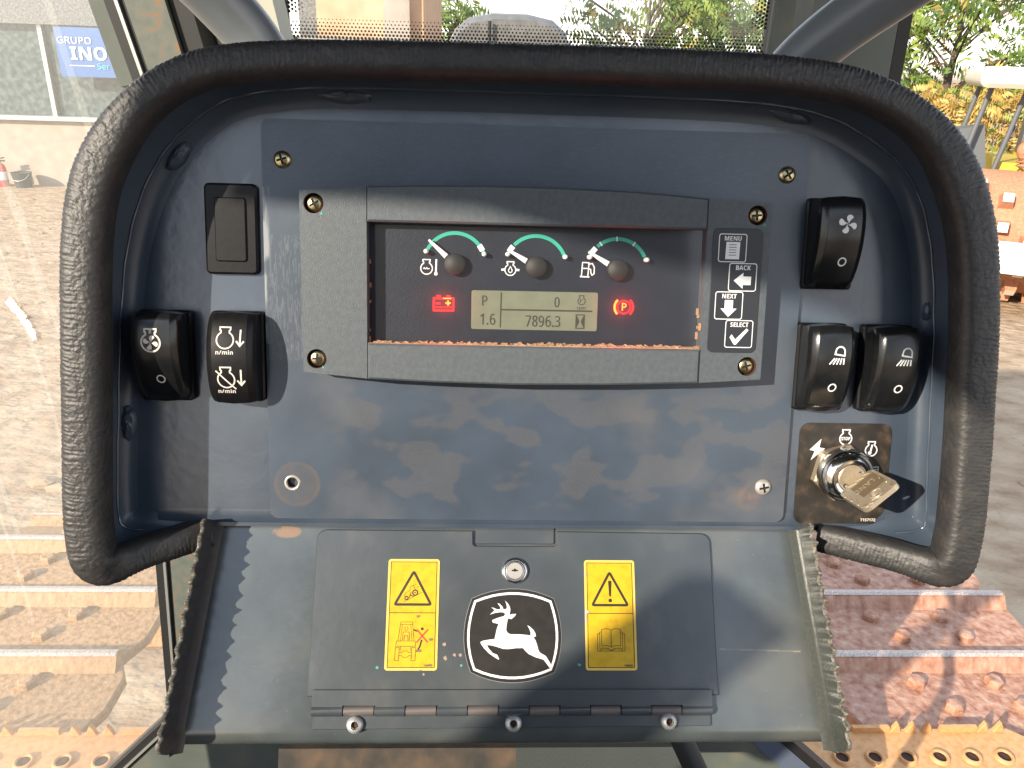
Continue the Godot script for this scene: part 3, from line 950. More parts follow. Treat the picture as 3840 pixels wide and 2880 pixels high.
func rocker(called: String, label: String, u: float, v: float, tilt: float, body: Material, grp: String) -> Array:
	var base := Vector3(u, v, -3)
	var t := thing(called, label, "rocker switch", on_face(u, v, -3), grp)
	var g := Mesher.new()
	g.prism(rrect(-12.4, -21.8, 12.4, 21.8, 2.0), 0.0, 5.0, 0.8)
	part(t, "switch_housing", g.done(), M.matt_black)
	var mid := 18.8
	var bulge := 5.2
	var stations := [[-11.6, -14.0], [-11.5, -4.6], [-11.0, -2.6], [-10.0, -1.2], [-7.9, 0.0], [0.0, 0.35], [7.9, 0.0], [10.0, -1.2], [11.0, -2.6], [11.5, -4.6], [11.6, -14.0]]
	g = Mesher.new(0.001, Vector3.ZERO, true)
	var rows := []
	var nr := 28
	for i in nr + 1:
		var p := -1.0 + 2.0 * i / nr
		var hh := rocker_height(p, tilt, bulge, mid)
		var endround := 1.6 * pow(absf(p), 14.0)
		var row := []
		for s in stations:
			var wide: float = s[0] * (1.0 - 0.05 * pow(absf(p), 6.0))
			var y := p * 20.6 + signf(p) * (1.0 - pow(s[0] / 11.4, 2.0)) * 1.2 * absf(p) * absf(p)
			var zz: float = hh + s[1] - endround if s[1] > -10.0 else 3.0
			row.append(Vector3(wide, y, zz))
		rows.append(row)
	for s in stations.size() - 1:
		g.group(0 if s < 4 and s > 0 else (1 if s in [4, 5] else (2 if s > 5 and s < 9 else s + 3)))
		for i in nr:
			g.quad(rows[i][s], rows[i][s + 1], rows[i + 1][s + 1], rows[i + 1][s])
	for e in [0, nr]:
		g.group(20 + e)
		for s in stations.size() - 1:
			var a: Vector3 = rows[e][s]
			var b: Vector3 = rows[e][s + 1]
			var a0 := Vector3(a.x, a.y, 3.0)
			var b0 := Vector3(b.x, b.y, 3.0)
			if e == 0: g.quad(a0, b0, b, a)
			else: g.quad(b0, a0, a, b)
	var cap := part(t, "rocker_cap", g.done(), body)
	return [t, cap, func(x, y): return cap_height(x, y, tilt, bulge, mid)]


func build_switches():
	# blank filler plate
	var t := thing("blank_switch_cover", "black blank switch filler with raised rectangle, upper left of dashboard", "switch cover", on_face(-134.6, 72.0, -3))
	var g := Mesher.new()
	g.prism(rrect(-12.3, -21.2, 12.3, 21.2, 2.4), 0.0, 3.2, 1.0)
	part(t, "filler_frame", g.done(), M.matt_black)
	g = Mesher.new()
	g.prism(rrect(-7.3, -15.2, 7.3, 14.6, 1.4), 3.0, 4.2, 0.5)
	part(t, "raised_centre", g.done(), M.matt_black)
	var grp := "rocker switches on the dashboard"
	# left pair
	var r := rocker("rocker_switch", "black rocker switch with engine fan symbol, nearest the left hood wall", -166.6, 11.5, 5.0, M.gloss_black, grp)
	g = Mesher.new(); g.z = 0.2; g.hmap = r[2]
	icon_engine(g, Vector2(-0.6, 7.6), 4.2, 0.8)
	icon_fan(g, Vector2(-0.6, 7.6), 3.1)
	part(r[1], "engine_fan_symbol", g.done(), M.ivory)
	g = Mesher.new(); g.z = 0.2; g.hmap = r[2]
	g.ring(Vector2(1.6, -9.8), 1.75, 0.6)
	part(r[1], "off_mark", g.done(), M.ivory)
	words(r[1], "engine_letter", "R", Vector3(-0.6, 12.6, r[2].call(0, 12.6) + 0.1), 1.9, M.ivory)
	r = rocker("rocker_switch", "black rocker switch with two engine speed symbols reading n/min", -132.6, 11.6, 0.0, M.matt_black, grp)
	for q in [[9.3, false], [-9.2, true]]:
		g = Mesher.new(); g.z = 0.2; g.hmap = r[2]
		var c := Vector2(-1.6, q[0] - 0.2)
		icon_engine(g, c, 3.9, 0.65)
		if q[1]: g.stroke([c + Vector2(-4.6, 4.2), c + Vector2(4.2, -4.6)], 0.65)
		part(r[1], "engine_speed_symbol", g.done(), M.ivory)
		g = Mesher.new(); g.z = 0.2; g.hmap = r[2]
		icon_arrow(g, Vector2(5.4, q[0] + 4.6), Vector2(5.2, q[0] - 2.8), 0.8, 2.2)
		part(r[1], "down_arrow", g.done(), M.ivory)
		var y: float = q[0] - 5.9
		var slope := atan(-2.0 * 5.2 * (y / 20.6) / 20.6)
		words(r[1], "unit_lettering", "n/min", Vector3(-1.8, y, r[2].call(0, y) + 0.16), 1.9, M.ivory, 1.1, "Droid Sans", true, Basis(Vector3.RIGHT, slope))
	# right side
	for d in [["black rocker switch with white fan symbol, highest on the right side", 153.2, 71.4, 0], ["black rocker switch with work lamp symbol, beside the mounting plate edge", 153.4, 11.2, 1], ["black rocker switch with work lamp symbol, nearest the right hood wall", 186.2, 11.0, 1]]:
		r = rocker("rocker_switch", d[0], d[1], d[2], 4.2, M.gloss_black, grp)
		g = Mesher.new(); g.z = 0.2; g.hmap = r[2]
		if d[3] == 0: icon_fan(g, Vector2(1.0, 8.8), 4.0)
		else: icon_work_lamp(g, Vector2(1.8, 9.2), 3.6, 0.75)
		part(r[1], "fan_symbol" if d[3] == 0 else "work_lamp_symbol", g.done(), M.white)
		g = Mesher.new(); g.z = 0.2; g.hmap = r[2]
		g.ring(Vector2(1.2, -8.6), 1.8, 0.65)
		part(r[1], "off_mark", g.done(), M.white)


func build_ignition():
	var u := 169.3
	var v := -43.0
	var t := thing("ignition_switch", "chrome ignition switch on square black label with white engine symbols", "ignition switch", on_face(u, v, -3))
	var b := Vector3(u, v, 0)
	var g := Mesher.new(0.001, b)
	var o := rrect(147.6, -71.3, 195.6, -18.0, 5.0)
	var torn := PackedVector2Array()
	for p in o:
		if p.x > 189.0 and p.y < -60.0: continue
		torn.append(p)
	torn.append_array(V2([190.5, -71.2, 191.0, -69.4, 192.4, -67.6, 193.4, -66.9, 195.6, -63.0]))
	g.prism(torn, 0.0, 0.35)
	var label := part(t, "label_plate", g.done(), M.decal_black)
	g = Mesher.new(0.001, b); g.z = 0.45
	g.fill(Array(V2([159.0, -26.2, 153.2, -32.0, 156.0, -32.6, 154.2, -37.4, 161.2, -31.2, 158.2, -30.8])))
	part(label, "start_bolt_symbol", g.done(), M.white)
	g = Mesher.new(0.001, b); g.z = 0.45
	icon_engine(g, Vector2(171.6, -26.0), 3.1, 0.6)
	part(label, "engine_stop_symbol", g.done(), M.white)
	words(label, "stop_lettering", "STOP", Vector3(171.6 - u, -26.0 - v, 0.45), 1.7, M.white, 0.85)
	g = Mesher.new(0.001, b); g.z = 0.45
	icon_engine(g, Vector2(185.4, -31.9), 3.0, 0.6)
	g.stroke([Vector2(185.0, -33.0), Vector2(185.8, -29.0)], 0.9); g.disc(Vector2(184.8, -33.3), 0.9)
	part(label, "engine_run_symbol", g.done(), M.white)
	g = Mesher.new(0.001, b); g.z = 0.45
	g.stroke([Vector2(187.2, -40.8), Vector2(190.0, -40.6), Vector2(190.0, -43.6), Vector2(187.4, -43.8)], 0.5, true)
	g.stroke([Vector2(188.0, -42.0), Vector2(190.0, -42.0)], 0.4)
	part(label, "accessory_symbol", g.done(), M.white)
	words(label, "part_number_lettering", "T157172", Vector3(187.0 - u, -69.0 - v, 0.42), 1.5, M.ivory)
	g = Mesher.new()
	var hex := PackedVector2Array()
	for i in 6: hex.append(Vector2.from_angle(TAU * i / 6 + 0.3) * 15.0)
	g.prism(hex, 0.3, 5.5, 0.9)
	part(t, "hex_nut", g.done(), M.nickel)
	g = Mesher.new(0.001, Vector3.ZERO, true)
	g.lathe(Vector3.ZERO, [Vector2(13.6, 5.0), Vector2(13.6, 9.5), Vector2(13.2, 11.2), Vector2(12.2, 13.4), Vector2(10.6, 15.0), Vector2(9.4, 15.6)], 40)
	g.group(1)
	g.lathe(Vector3.ZERO, [Vector2(9.4, 15.6), Vector2(8.8, 15.0), Vector2(7.2, 14.8)], 40)
	part(t, "chrome_collar", g.done(), M.chrome)
	g = Mesher.new()
	g.lathe(Vector3.ZERO, [Vector2(6.9, 12.0), Vector2(6.9, 15.0), Vector2(6.5, 15.3), Vector2(0, 15.3)], 36)
	part(t, "lock_cylinder", g.done(), M.nickel)
	var d := Vector2(0.75, 0.66)
	g = Mesher.new(); g.z = 15.36
	g.stroke([-d * 5.6, d * 5.6], 0.7)
	g.stroke([-d * 5.6, -d * 5.6 + Vector2(0.6, -0.7) * 2.0], 0.5)
	part(t, "key_slot", g.done(), M.hole)
	# the key: its bow stands out from the lock, edge on to the slot
	var kt := thing("ignition_key", "brass coloured key with LAND stamped on its bow, standing in the lock", "key", on_face(u, v, 12.3) * Transform3D(Basis(Vector3(d.x, d.y, 0), Vector3(0, 0, 1), Vector3(d.y, -d.x, 0)), Vector3.ZERO))
	# in the key's own frame: x along the slot, y out of the lock, z across its faces
	var bow := Array(rrect(-11.0, 5.6, 9.0, 31.0, 3.2, 4))
	var hole := Vector2(-1.0, 26.0)
	g = Mesher.new()
	g.prism(keyhole(PackedVector2Array(bow), hole, 2.6, 18), -1.2, 1.2)
	var kp := PackedVector2Array(bow)
	if Geometry2D.is_polygon_clockwise(kp): kp.reverse()
	var back := keyhole(kp, hole, 2.6, 18)
	var idx := Geometry2D.triangulate_polygon(back)
	for i in range(0, idx.size(), 3):
		var p := [back[idx[i]], back[idx[i + 1]], back[idx[i + 2]]]
		if (p[1] - p[0]).cross(p[2] - p[0]) > 0: p.reverse()
		g.tri(Vector3(p[0].x, p[0].y, -1.2), Vector3(p[1].x, p[1].y, -1.2), Vector3(p[2].x, p[2].y, -1.2))
	part(kt, "bow", g.done(), M.nickel)
	g = Mesher.new()
	g.box(Vector3(0, -2.0, 0), Vector3(8.4, 15.0, 1.9))
	part(kt, "blade", g.done(), M.nickel)
	for face in [1.0, -1.0]:
		g = Mesher.new()
		var ins := Mesher.inset(kp, 2.6)
		var n2 := ins.size()
		var edge := Mesher.inset(kp, 0.5)
		for i in n2:      # milled border: little raised ribs
			var j := (i + 1) % n2
			for q in 3:
				var f := (q + 0.5) / 3.0
				var p0: Vector2 = edge[i].lerp(edge[j], f)
				var p1: Vector2 = ins[i].lerp(ins[j], f + 0.3)
				if p0.distance_to(hole) < 4.0 or p1.distance_to(hole) < 3.8: continue
				var m := (p0 + p1) * 0.5
				g.box(Vector3(m.x, m.y, face * 1.3), Vector3((p1 - p0).length(), 0.35, 0.35), Basis(Vector3.BACK, (p1 - p0).angle()))
		part(kt, "milled_border", g.done(), M.nickel)
		g = Mesher.new(0.001, Vector3.ZERO, true)
		g.lathe(Vector3(hole.x, hole.y, 0), [Vector2(3.5, 1.2), Vector2(3.3, 1.6), Vector2(2.9, 1.6), Vector2(2.6, 1.2)], 20, Basis.IDENTITY if face > 0 else Basis(Vector3.RIGHT, PI))
		part(kt, "hole_rim", g.done(), M.nickel)
		g = Mesher.new()
		g.z = 1.24
		g.fill(Array(V2([-7.6, 9.0, 5.8, 9.0, 5.8, 22.4, -7.6, 22.4])))
		var field := part(kt, "dark_field", g.done(), M.key_dark)
		if face < 0: field.rotation = Vector3(0, PI, 0)
	var lw := words(kt, "stamped_lettering", "LAND", Vector3(-1, 15.0, 1.3), 3.4, M.nickel, 0.95)
	var lb := words(kt, "stamped_lettering", "LAND", Vector3(-1, 15.0, -1.3), 3.4, M.nickel, 0.95, "Droid Sans", true, Basis(Vector3.UP, PI))


func build_cover():
	var base := Vector3(3, -106, 0)
	var t := thing("lower_console_cover", "dark green grey console cover with hinged door, stickers and serrated side edges", "console cover", on_cover(base.x, base.y, base.z))
	var g := Mesher.new(0.001, base, true)
	g.uv0 = Vector2(-165, 5); g.uvs = Vector2(335, 115)
	var prof := [Vector2(4, 0)]
	for i in 11: prof.append(Vector2(-9.0 * i, 0.0))
	for i in 9:
		var a := deg_to_rad(11.25 * i)
		prof.append(Vector2(-97.0 - 8.5 * sin(a), -8.5 + 8.5 * cos(a)))
	prof.append(Vector2(-105.5, -16))
	for i in prof.size() - 1:
		var p: Vector2 = prof[i]
		var q: Vector2 = prof[i + 1]
		for s in 12:
			var f0 := s / 12.0
			var f1 := (s + 1) / 12.0
			g.quad(Vector3(lerpf(edge_u(-1, q.x), edge_u(1, q.x), f0), q.x, q.y), Vector3(lerpf(edge_u(-1, q.x), edge_u(1, q.x), f1), q.x, q.y), Vector3(lerpf(edge_u(-1, p.x), edge_u(1, p.x), f1), p.x, p.y), Vector3(lerpf(edge_u(-1, p.x), edge_u(1, p.x), f0), p.x, p.y))
	part(t, "cover_sheet", g.done(), M.cover)
	# side flanges with a chewed, scalloped edge
	for s in [-1, 1]:
		g = Mesher.new(0.001, base, true)
		var crest := Mesher.new(0.001, base, true)
		var ch := noise(61 + s, 0.3, 2)
		var rows := []
		for i in 221:
			var v := lerpf(2.0, -108.0, i / 220.0)
			var u := edge_u(s, v)
			var vj := v + 2.5 * ch.get_noise_1d(v * 0.16 + 70.0)
			var wave := (3.3 + 1.6 * ch.get_noise_1d(v * 0.25 + 300.0)) * (1.0 - absf(sin(vj * PI / 7.3))) - 0.8 + 0.6 * ch.get_noise_1d(v * 2.0)
			if v < -97.0: wave = lerpf(wave, 1.0, smoothstep(-97.0, -100.0, v))
			var h := 20.0 + wave
			if v < -100.0: h -= 20.0 * pow((-100.0 - v) / 8.0, 3.0)
			var bend := 0.5 * ch.get_noise_1d(v * 0.8 + 40.0)
			var o: float = 1.0 * s
			rows.append([Vector3(u - 3.0 * o, v, -1.0), Vector3(u, v, 2.0), Vector3(u + 0.2 * o, v, 8.0), Vector3(u + (0.6 + bend * 0.5) * o, v, h * 0.75), Vector3(u + (0.8 + bend) * o, v, h - 0.8), Vector3(u + (1.3 + bend) * o, v, h), Vector3(u + (2.6 + bend) * o, v, h - 0.3), Vector3(u + (3.0 + bend) * o, v, h - 1.2), Vector3(u + 3.2 * o, v, 4.0), Vector3(u + 3.0 * o, v, -10.0)])
		for i in rows.size() - 1:
			for j in rows[0].size() - 1:
				var h: Mesher = crest if j in [4, 5] else g
				if s < 0: h.quad(rows[i][j], rows[i][j + 1], rows[i + 1][j + 1], rows[i + 1][j])
				else: h.quad(rows[i][j + 1], rows[i][j], rows[i + 1][j], rows[i + 1][j + 1])
		var fl := part(t, "side_flange", g.done(), M.trim_edge if s < 0 else M.flange)
		part(fl, "worn_crest", crest.done(), M.crest)
	# door
	g = Mesher.new(0.001, base)
	var o := PackedVector2Array()
	for p in Mesher.arc(Vector2(-93.0, -6.8), 5.0, 90, 180, 5): o.append(p)
	o.append_array(V2([-98.0, -82.4, 105.9, -82.0]))
	for p in Mesher.arc(Vector2(100.8, -7.4), 5.0, 0, 90, 5): o.append(p)
	o.append_array(V2([25.2, -1.9, 25.0, -8.4, 24.0, -9.4, -17.0, -9.6, -18.0, -8.6, -18.2, -1.9]))
	g.prism(o, 0.0, 1.9, 0.5)
	var door := part(t, "storage_door", g.done(), M.door)
	g = Mesher.new(0.001, base)
	g.prism(V2([-17.0, 3.0, -17.0, -8.2, -16.2, -8.8, 23.2, -8.6, 24.0, -8.0, 24.2, 3.0]), 0.0, 1.2, 0.4)
	part(t, "catch_tab", g.done(), M.door)
	# lock
	g = Mesher.new(0.001, base, true)
	g.lathe(Vector3(3.5, -22.0, 1.9), [Vector2(6.6, 0), Vector2(6.6, 1.0), Vector2(6.2, 1.9), Vector2(5.4, 2.4), Vector2(4.7, 2.2)], 32)
	g.group(1)
	g.lathe(Vector3(3.5, -22.0, 1.9), [Vector2(4.7, 2.2), Vector2(4.4, 1.5), Vector2(4.2, 1.5)], 32)
	var lock := part(t, "door_lock", g.done(), M.chrome)
	g = Mesher.new(0.001, base)
	g.lathe(Vector3(3.5, -22.0, 1.9), [Vector2(4.1, 0), Vector2(4.1, 1.8), Vector2(3.9, 2.0), Vector2(0, 2.0)], 28)
	part(lock, "lock_face", g.done(), M.steel)
	g = Mesher.new(0.001, base); g.z = 3.96
	g.stroke([Vector2(1.9, -21.9), Vector2(5.1, -21.9)], 0.7); g.disc(Vector2(3.5, -21.7), 0.8, 10)
	part(lock, "keyway", g.done(), M.hole)
	# hinge
	g = Mesher.new(0.001, base)
	g.box(Vector3(3.4, -82.6, 2.9), Vector3(196.8, 7.0, 1.8))
	for i in 7:     # leaf fingers between the knuckles
		var x0: float = -95.0 if i == 0 else -79.8 + 30.25 * (i - 1) + 15.6
		var x1: float = 101.6 if i == 6 else -79.8 + 30.25 * i - 0.4
		g.box(Vector3((x0 + x1) / 2, -87.6, 2.9 + 0.002), Vector3(x1 - x0, 3.4, 1.8))
	part(t, "hinge_leaf", g.done(), M.door)
	g = Mesher.new(0.001, base)
	g.prism(V2([-94.4, -97.4, 101.2, -96.2, 101.4, -90.9, -94.6, -90.9]), 0.0, 1.5, 0.3)
	part(t, "hinge_leaf", g.done(), M.door)
	for i in 13:
		var x0 := -95.0 + (0.0 if i == 0 else 15.2 + 15.125 * (i - 1))
		var x1 := x0 + (14.9 if i == 0 else 14.7)
		if i == 12: x1 = 101.6
		g = Mesher.new(0.001, base, true)
		var zc := 1.6 if i % 2 else 1.9
		g.tube([Vector3(x0, -88.6, zc), Vector3(x1, -88.6, zc)], 2.5 if i % 2 else 2.7, 14, true)
		part(t, "hinge_knuckle", g.done(), M.knuckle if i % 2 else M.door)
	for b in [[-73.9, -95.1], [3.1, -94.6], [80.0, -93.9]]:
		g = Mesher.new(0.001, Vector3.ZERO, true)
		g.lathe(Vector3.ZERO, [Vector2(4.0, -0.5), Vector2(4.1, 0.6), Vector2(3.8, 1.8), Vector2(3.0, 2.8), Vector2(1.9, 3.2)], 22)
		g.group(2)
		g.lathe(Vector3.ZERO, [Vector2(1.9, 3.2), Vector2(1.7, 1.4), Vector2(0, 1.3)], 6)
		var bo := part(t, "hinge_bolt", g.done(), M.worn_bolt)
		bo.transform = Transform3D(Basis(Vector3.BACK, b[0]), (Vector3(b[0], b[1], 1.5) - base) * 0.001)
		g = Mesher.new(); g.z = 1.5
		g.disc(Vector2.ZERO, 1.66, 6)
		part(bo, "hex_socket", g.done(), M.rust_hole)
	# paint flecks
	for f in [[-64.5, -68.8, 0.75, "teal_fleck"], [-22.9, -68.0, 0.7, "teal_fleck"], [36.0, -67.5, 0.8, "teal_fleck"], [-31.5, -57.8, 0.9, "tan_fleck"], [-31.0, -64.4, 1.0, "tan_fleck"], [-26.4, -62.9, 0.8, "tan_fleck"], [-23.5, -63.0, 0.9, "tan_fleck"], [-41.5, -72.0, 0.6, "tan_fleck"]]:
		g = Mesher.new(0.001, base); g.z = 2.0
		var p := []
		for q in 9: p.append(Vector2(f[0], f[1]) + Vector2.from_angle(TAU * q / 9) * f[2] * rng.randf_range(0.7, 1.25))
		g.fill(p)
		part(t, "paint_fleck", g.done(), M[f[3]])
	build_stickers(t, base)


func edge_u(s: int, v: float) -> float:
	var f := clampf(v / -105.0, -0.1, 1.05)
	return lerpf(-148.0, -158.5, f) if s < 0 else lerpf(150.5, 160.5, f)


func sticker(t: Node, base: Vector3, u0: float, v0: float, lab: String) -> Mesher:   # a yellow label 26 by 54 mm; returns its black print
	var g := Mesher.new(0.001, base)
	g.prism(rrect(u0, v0, u0 + 26, v0 + 53.7, 1.4), 1.8, 2.15)
	var s := part(t, "warning_sticker", g.done(), M.yellow_edge, lab)
	g = Mesher.new(0.001, base); g.z = 2.2
	g.fill(Array(rrect(u0 + 1.1, v0 + 1.1, u0 + 24.9, v0 + 52.6, 0.4)))
	part(s, "yellow_field", g.done(), M.yellow)
	g = Mesher.new(0.001, base); g.z = 2.26
	g.stroke([Vector2(u0 + 1.4, v0 + 1.4), Vector2(u0 + 24.6, v0 + 1.4), Vector2(u0 + 24.6, v0 + 52.3), Vector2(u0 + 1.4, v0 + 52.3)], 0.32, true)
	g.stroke([Vector2(u0 + 1.4, v0 + 27.4), Vector2(u0 + 24.6, v0 + 27.4)], 0.36)
	part(s, "border_lines", g.done(), M.print_black)
	g = Mesher.new(0.001, base); g.z = 2.26
	var tr := []
	for a in [[13.0, 47.6], [3.9, 31.4], [22.1, 31.4]]:
		var c := Vector2(13.0, 36.8)
		var p := Vector2(a[0], a[1])
		for k in 3: tr.append(Vector2(u0, v0) + p + ((c - p).normalized() * 1.0).rotated(deg_to_rad(-70 + 70 * k)) * -0.45 + (c - p).normalized() * 0.9)
	g.stroke(tr, 1.25, true)
	part(s, "warning_triangle", g.done(), M.print_black)
	g = Mesher.new(0.001, base); g.z = 2.26
	g.set_meta("sticker", s)
	return g


func build_stickers(t: Node, base: Vector3):
	# left: machine on a slope, no riders
	var u0 := -60.9
	var v0 := -70.2
	var g := sticker(t, base, u0, v0, "yellow warning sticker with rolling machine and no passengers pictograms")
	var s: Node = g.get_meta("sticker")
	var O := Vector2(u0, v0)
	var P := func(a: Array) -> Array:
		var r := []
		for i in range(0, a.size(), 2): r.append(O + Vector2(a[i], a[i + 1]))
		return r
	g.stroke(P.call([8.6, 32.8, 17.4, 37.4]), 0.22)
	g.stroke(P.call([9.2, 34.6, 8.6, 36.0, 9.2, 37.0, 11.4, 38.4, 11.3, 40.0, 13.0, 40.8, 14.2, 38.4]), 0.24)
	g.ring(O + Vector2(9.7, 34.6), 0.8, 0.5, 14)
	g.ring(O + Vector2(14.0, 37.2), 1.25, 0.6, 16)
	g.disc(O + Vector2(13.9, 37.2), 0.4, 8)
	g.stroke(P.call([11.0, 34.6, 12.0, 37.6]), 0.35); g.stroke(P.call([11.2, 36.0, 13.4, 35.4]), 0.45)
	g.stroke(P.call([13.6, 41.0, 14.4, 41.3]), 0.18); g.stroke(P.call([15.0, 39.3, 15.2, 40.2, 15.8, 40.3]), 0.18)
	part(s, "slope_pictogram", g.done(), M.print_black)
	g = Mesher.new(0.001, base); g.z = 2.26
	g.stroke(P.call([6.2, 14.0, 7.4, 23.0, 13.2, 23.0, 14.2, 14.0]), 0.25)
	g.stroke(P.call([7.3, 21.8, 13.2, 21.8]), 0.22); g.stroke(P.call([7.4, 14.0, 8.2, 21.8]), 0.2); g.stroke(P.call([12.3, 21.8, 13.2, 14.0]), 0.2)
	g.ring(O + Vector2(10.2, 19.8), 0.85, 0.24, 14)
	g.stroke(P.call([8.5, 14.2, 8.6, 17.6, 9.0, 18.2, 11.4, 18.2, 11.8, 17.6, 11.8, 14.2]), 0.28)
	g.stroke(P.call([9.2, 14.2, 9.4, 16.4, 11.0, 16.4, 11.2, 14.2]), 0.3)
	g.stroke(P.call([5.2, 11.4, 15.0, 11.4, 14.8, 13.9, 5.6, 13.9]), 0.25, true)
	g.stroke(P.call([4.9, 4.6, 6.8, 4.6, 7.0, 10.8, 5.1, 10.8]), 0.25, true)
	g.stroke(P.call([13.0, 4.6, 15.0, 4.6, 15.2, 10.8, 13.2, 10.8]), 0.25, true)
	g.stroke(P.call([7.0, 8.4, 8.2, 8.4, 9.0, 9.2, 11.0, 9.2, 11.8, 8.4, 13.1, 8.4]), 0.24)
	g.stroke(P.call([6.9, 7.0, 8.2, 7.0, 9.0, 6.2, 11.0, 6.2, 11.8, 7.0, 13.1, 7.0]), 0.24)
	g.stroke(P.call([7.6, 11.3, 7.6, 9.0]), 0.2); g.stroke(P.call([12.6, 11.3, 12.6, 9.0]), 0.2)
	g.disc(O + Vector2(18.1, 19.7), 0.75, 12)
	g.fill(P.call([13.9, 19.6, 15.0, 19.3, 15.8, 18.3, 15.2, 18.3, 13.9, 18.9]))
	g.fill(P.call([17.6, 14.6, 18.5, 14.6, 17.4, 10.8, 15.8, 8.6, 15.3, 9.0, 16.8, 11.4]))
	part(s, "no_riders_pictogram", g.done(), M.print_black)
	g = Mesher.new(0.001, base); g.z = 2.32
	g.stroke(P.call([15.4, 13.2, 21.0, 19.4]), 0.75); g.stroke(P.call([15.4, 19.4, 21.0, 13.2]), 0.75)
	part(s, "red_cross", g.done(), M.red_print)
	g = Mesher.new(0.001, base); g.z = 2.34
	for f in [[22.6, 14.6, 1.1], [17.0, 9.3, 1.0], [15.8, 25.7, 0.9], [22.3, 2.6, 0.9], [17.8, 0.0, 0.5]]:
		var p := []
		for q in 9: p.append(O + Vector2(f[0], f[1]) + Vector2.from_angle(TAU * q / 9) * Vector2(1.1, 0.75) * f[2] * rng.randf_range(0.7, 1.2))
		g.fill(p)
	part(s, "worn_spots", g.done(), M.wear)
	words(s, "part_number_lettering", "T296337", Vector3(u0 + 21.6 - base.x, v0 + 2.3 - base.y, 2.27), 0.9, M.print_black, 0.9)
	# right: exclamation mark, open book
	u0 = 39.2
	v0 = -70.2
	O = Vector2(u0, v0)
	P = func(a: Array) -> Array:
		var r := []
		for i in range(0, a.size(), 2): r.append(Vector2(u0, v0) + Vector2(a[i], a[i + 1]))
		return r
	g = sticker(t, base, u0, v0, "yellow warning sticker with exclamation triangle and open book")
	s = g.get_meta("sticker")
	g.fill(P.call([12.2, 43.0, 12.6, 43.5, 13.6, 43.5, 14.0, 43.0, 13.6, 36.0, 13.4, 35.6, 12.9, 35.6, 12.6, 36.0]))
	g.disc(O + Vector2(13.1, 33.7), 0.95, 14)
	part(s, "exclamation_mark", g.done(), M.print_black)
	g = Mesher.new(0.001, base); g.z = 2.26
	for sd in [-1.0, 1.0]:
		var X := func(a: Array) -> Array:
			var r := []
			for i in range(0, a.size(), 2): r.append(Vector2(u0 + 13.1 + sd * a[i], v0 + a[i + 1]))
			return r
		g.stroke(X.call([0.0, 19.2, 1.2, 19.8, 2.8, 20.0, 4.8, 19.6, 4.8, 11.6, 2.8, 11.9, 1.2, 11.6, 0.0, 11.0]), 0.26)
		g.stroke(X.call([4.9, 18.4, 5.8, 18.3, 5.8, 10.2, 4.8, 10.6, 3.2, 10.7, 1.2, 10.4, 0.0, 9.6]), 0.24)
		g.stroke(X.call([5.9, 17.5, 6.9, 17.4, 6.9, 9.2, 0.0, 9.2]), 0.26)
		g.stroke(X.call([5.9, 9.4, 4.0, 10.2, 1.6, 10.0, 0.0, 9.3]), 0.22)
	g.stroke(P.call([13.1, 19.2, 13.1, 11.0]), 0.3)
	part(s, "open_book_pictogram", g.done(), M.print_black)
	words(s, "part_number_lettering", "T296328", Vector3(u0 + 21.6 - base.x, v0 + 2.3 - base.y, 2.27), 0.9, M.print_black, 0.9)
	g = Mesher.new(0.001, base); g.z = 2.36
	g.fill(P.call([-0.1, 29.4, 1.2, 29.0, 2.4, 28.0, 1.6, 27.4, 0.8, 27.2, 0.6, 22.5, -0.1, 22.6]))
	g.fill(P.call([-0.1, 47.2, 0.9, 46.8, 0.8, 45.8, -0.1, 45.9]))
	part(s, "torn_edge", g.done(), M.torn)
	# leaping deer badge
	var c := Vector2(2.6, -53.6)
	g = Mesher.new(0.001, base)
	var shape := func(kx: float, off: float) -> Array:
		var r := []
		var crn := [Vector2(20.9, 18.0), Vector2(-20.9, 18.0), Vector2(-20.9, -17.6), Vector2(20.9, -17.6)]
		var mid := [Vector2(0.2, 22.8), Vector2(-24.7, -0.3), Vector2(-0.2, -22.5), Vector2(24.7, -0.3)]
		for i in 4:
			var a: Vector2 = crn[i]
			var b: Vector2 = crn[(i + 1) % 4]
			var m: Vector2 = mid[i] * 2.0 - (a + b) * 0.5
			for k in 9:
				var f := k / 9.0
				var q := a.lerp(m, f).lerp(m.lerp(b, f), f)
				r.append(c + q * (1.0 - off / q.length()))
		return r
	g.prism(PackedVector2Array(shape.call(1.0, 0.0)), 1.8, 2.15)
	var badge := part(t, "deer_badge", g.done(), M.badge_edge, "black square badge with white leaping deer")
	g = Mesher.new(0.001, base); g.z = 2.2
	g.fill(shape.call(1.0, 0.25))
	part(badge, "black_field", g.done(), M.sticker_black)
	g = Mesher.new(0.001, base); g.z = 2.26
	g.stroke(shape.call(1.0, 2.4), 1.15, true)
	part(badge, "white_border", g.done(), M.white)
	g = Mesher.new(0.001, base); g.z = 2.3
	g.fill(Array(V2(DEER)))
	part(badge, "leaping_deer", g.done(), M.badge_white)


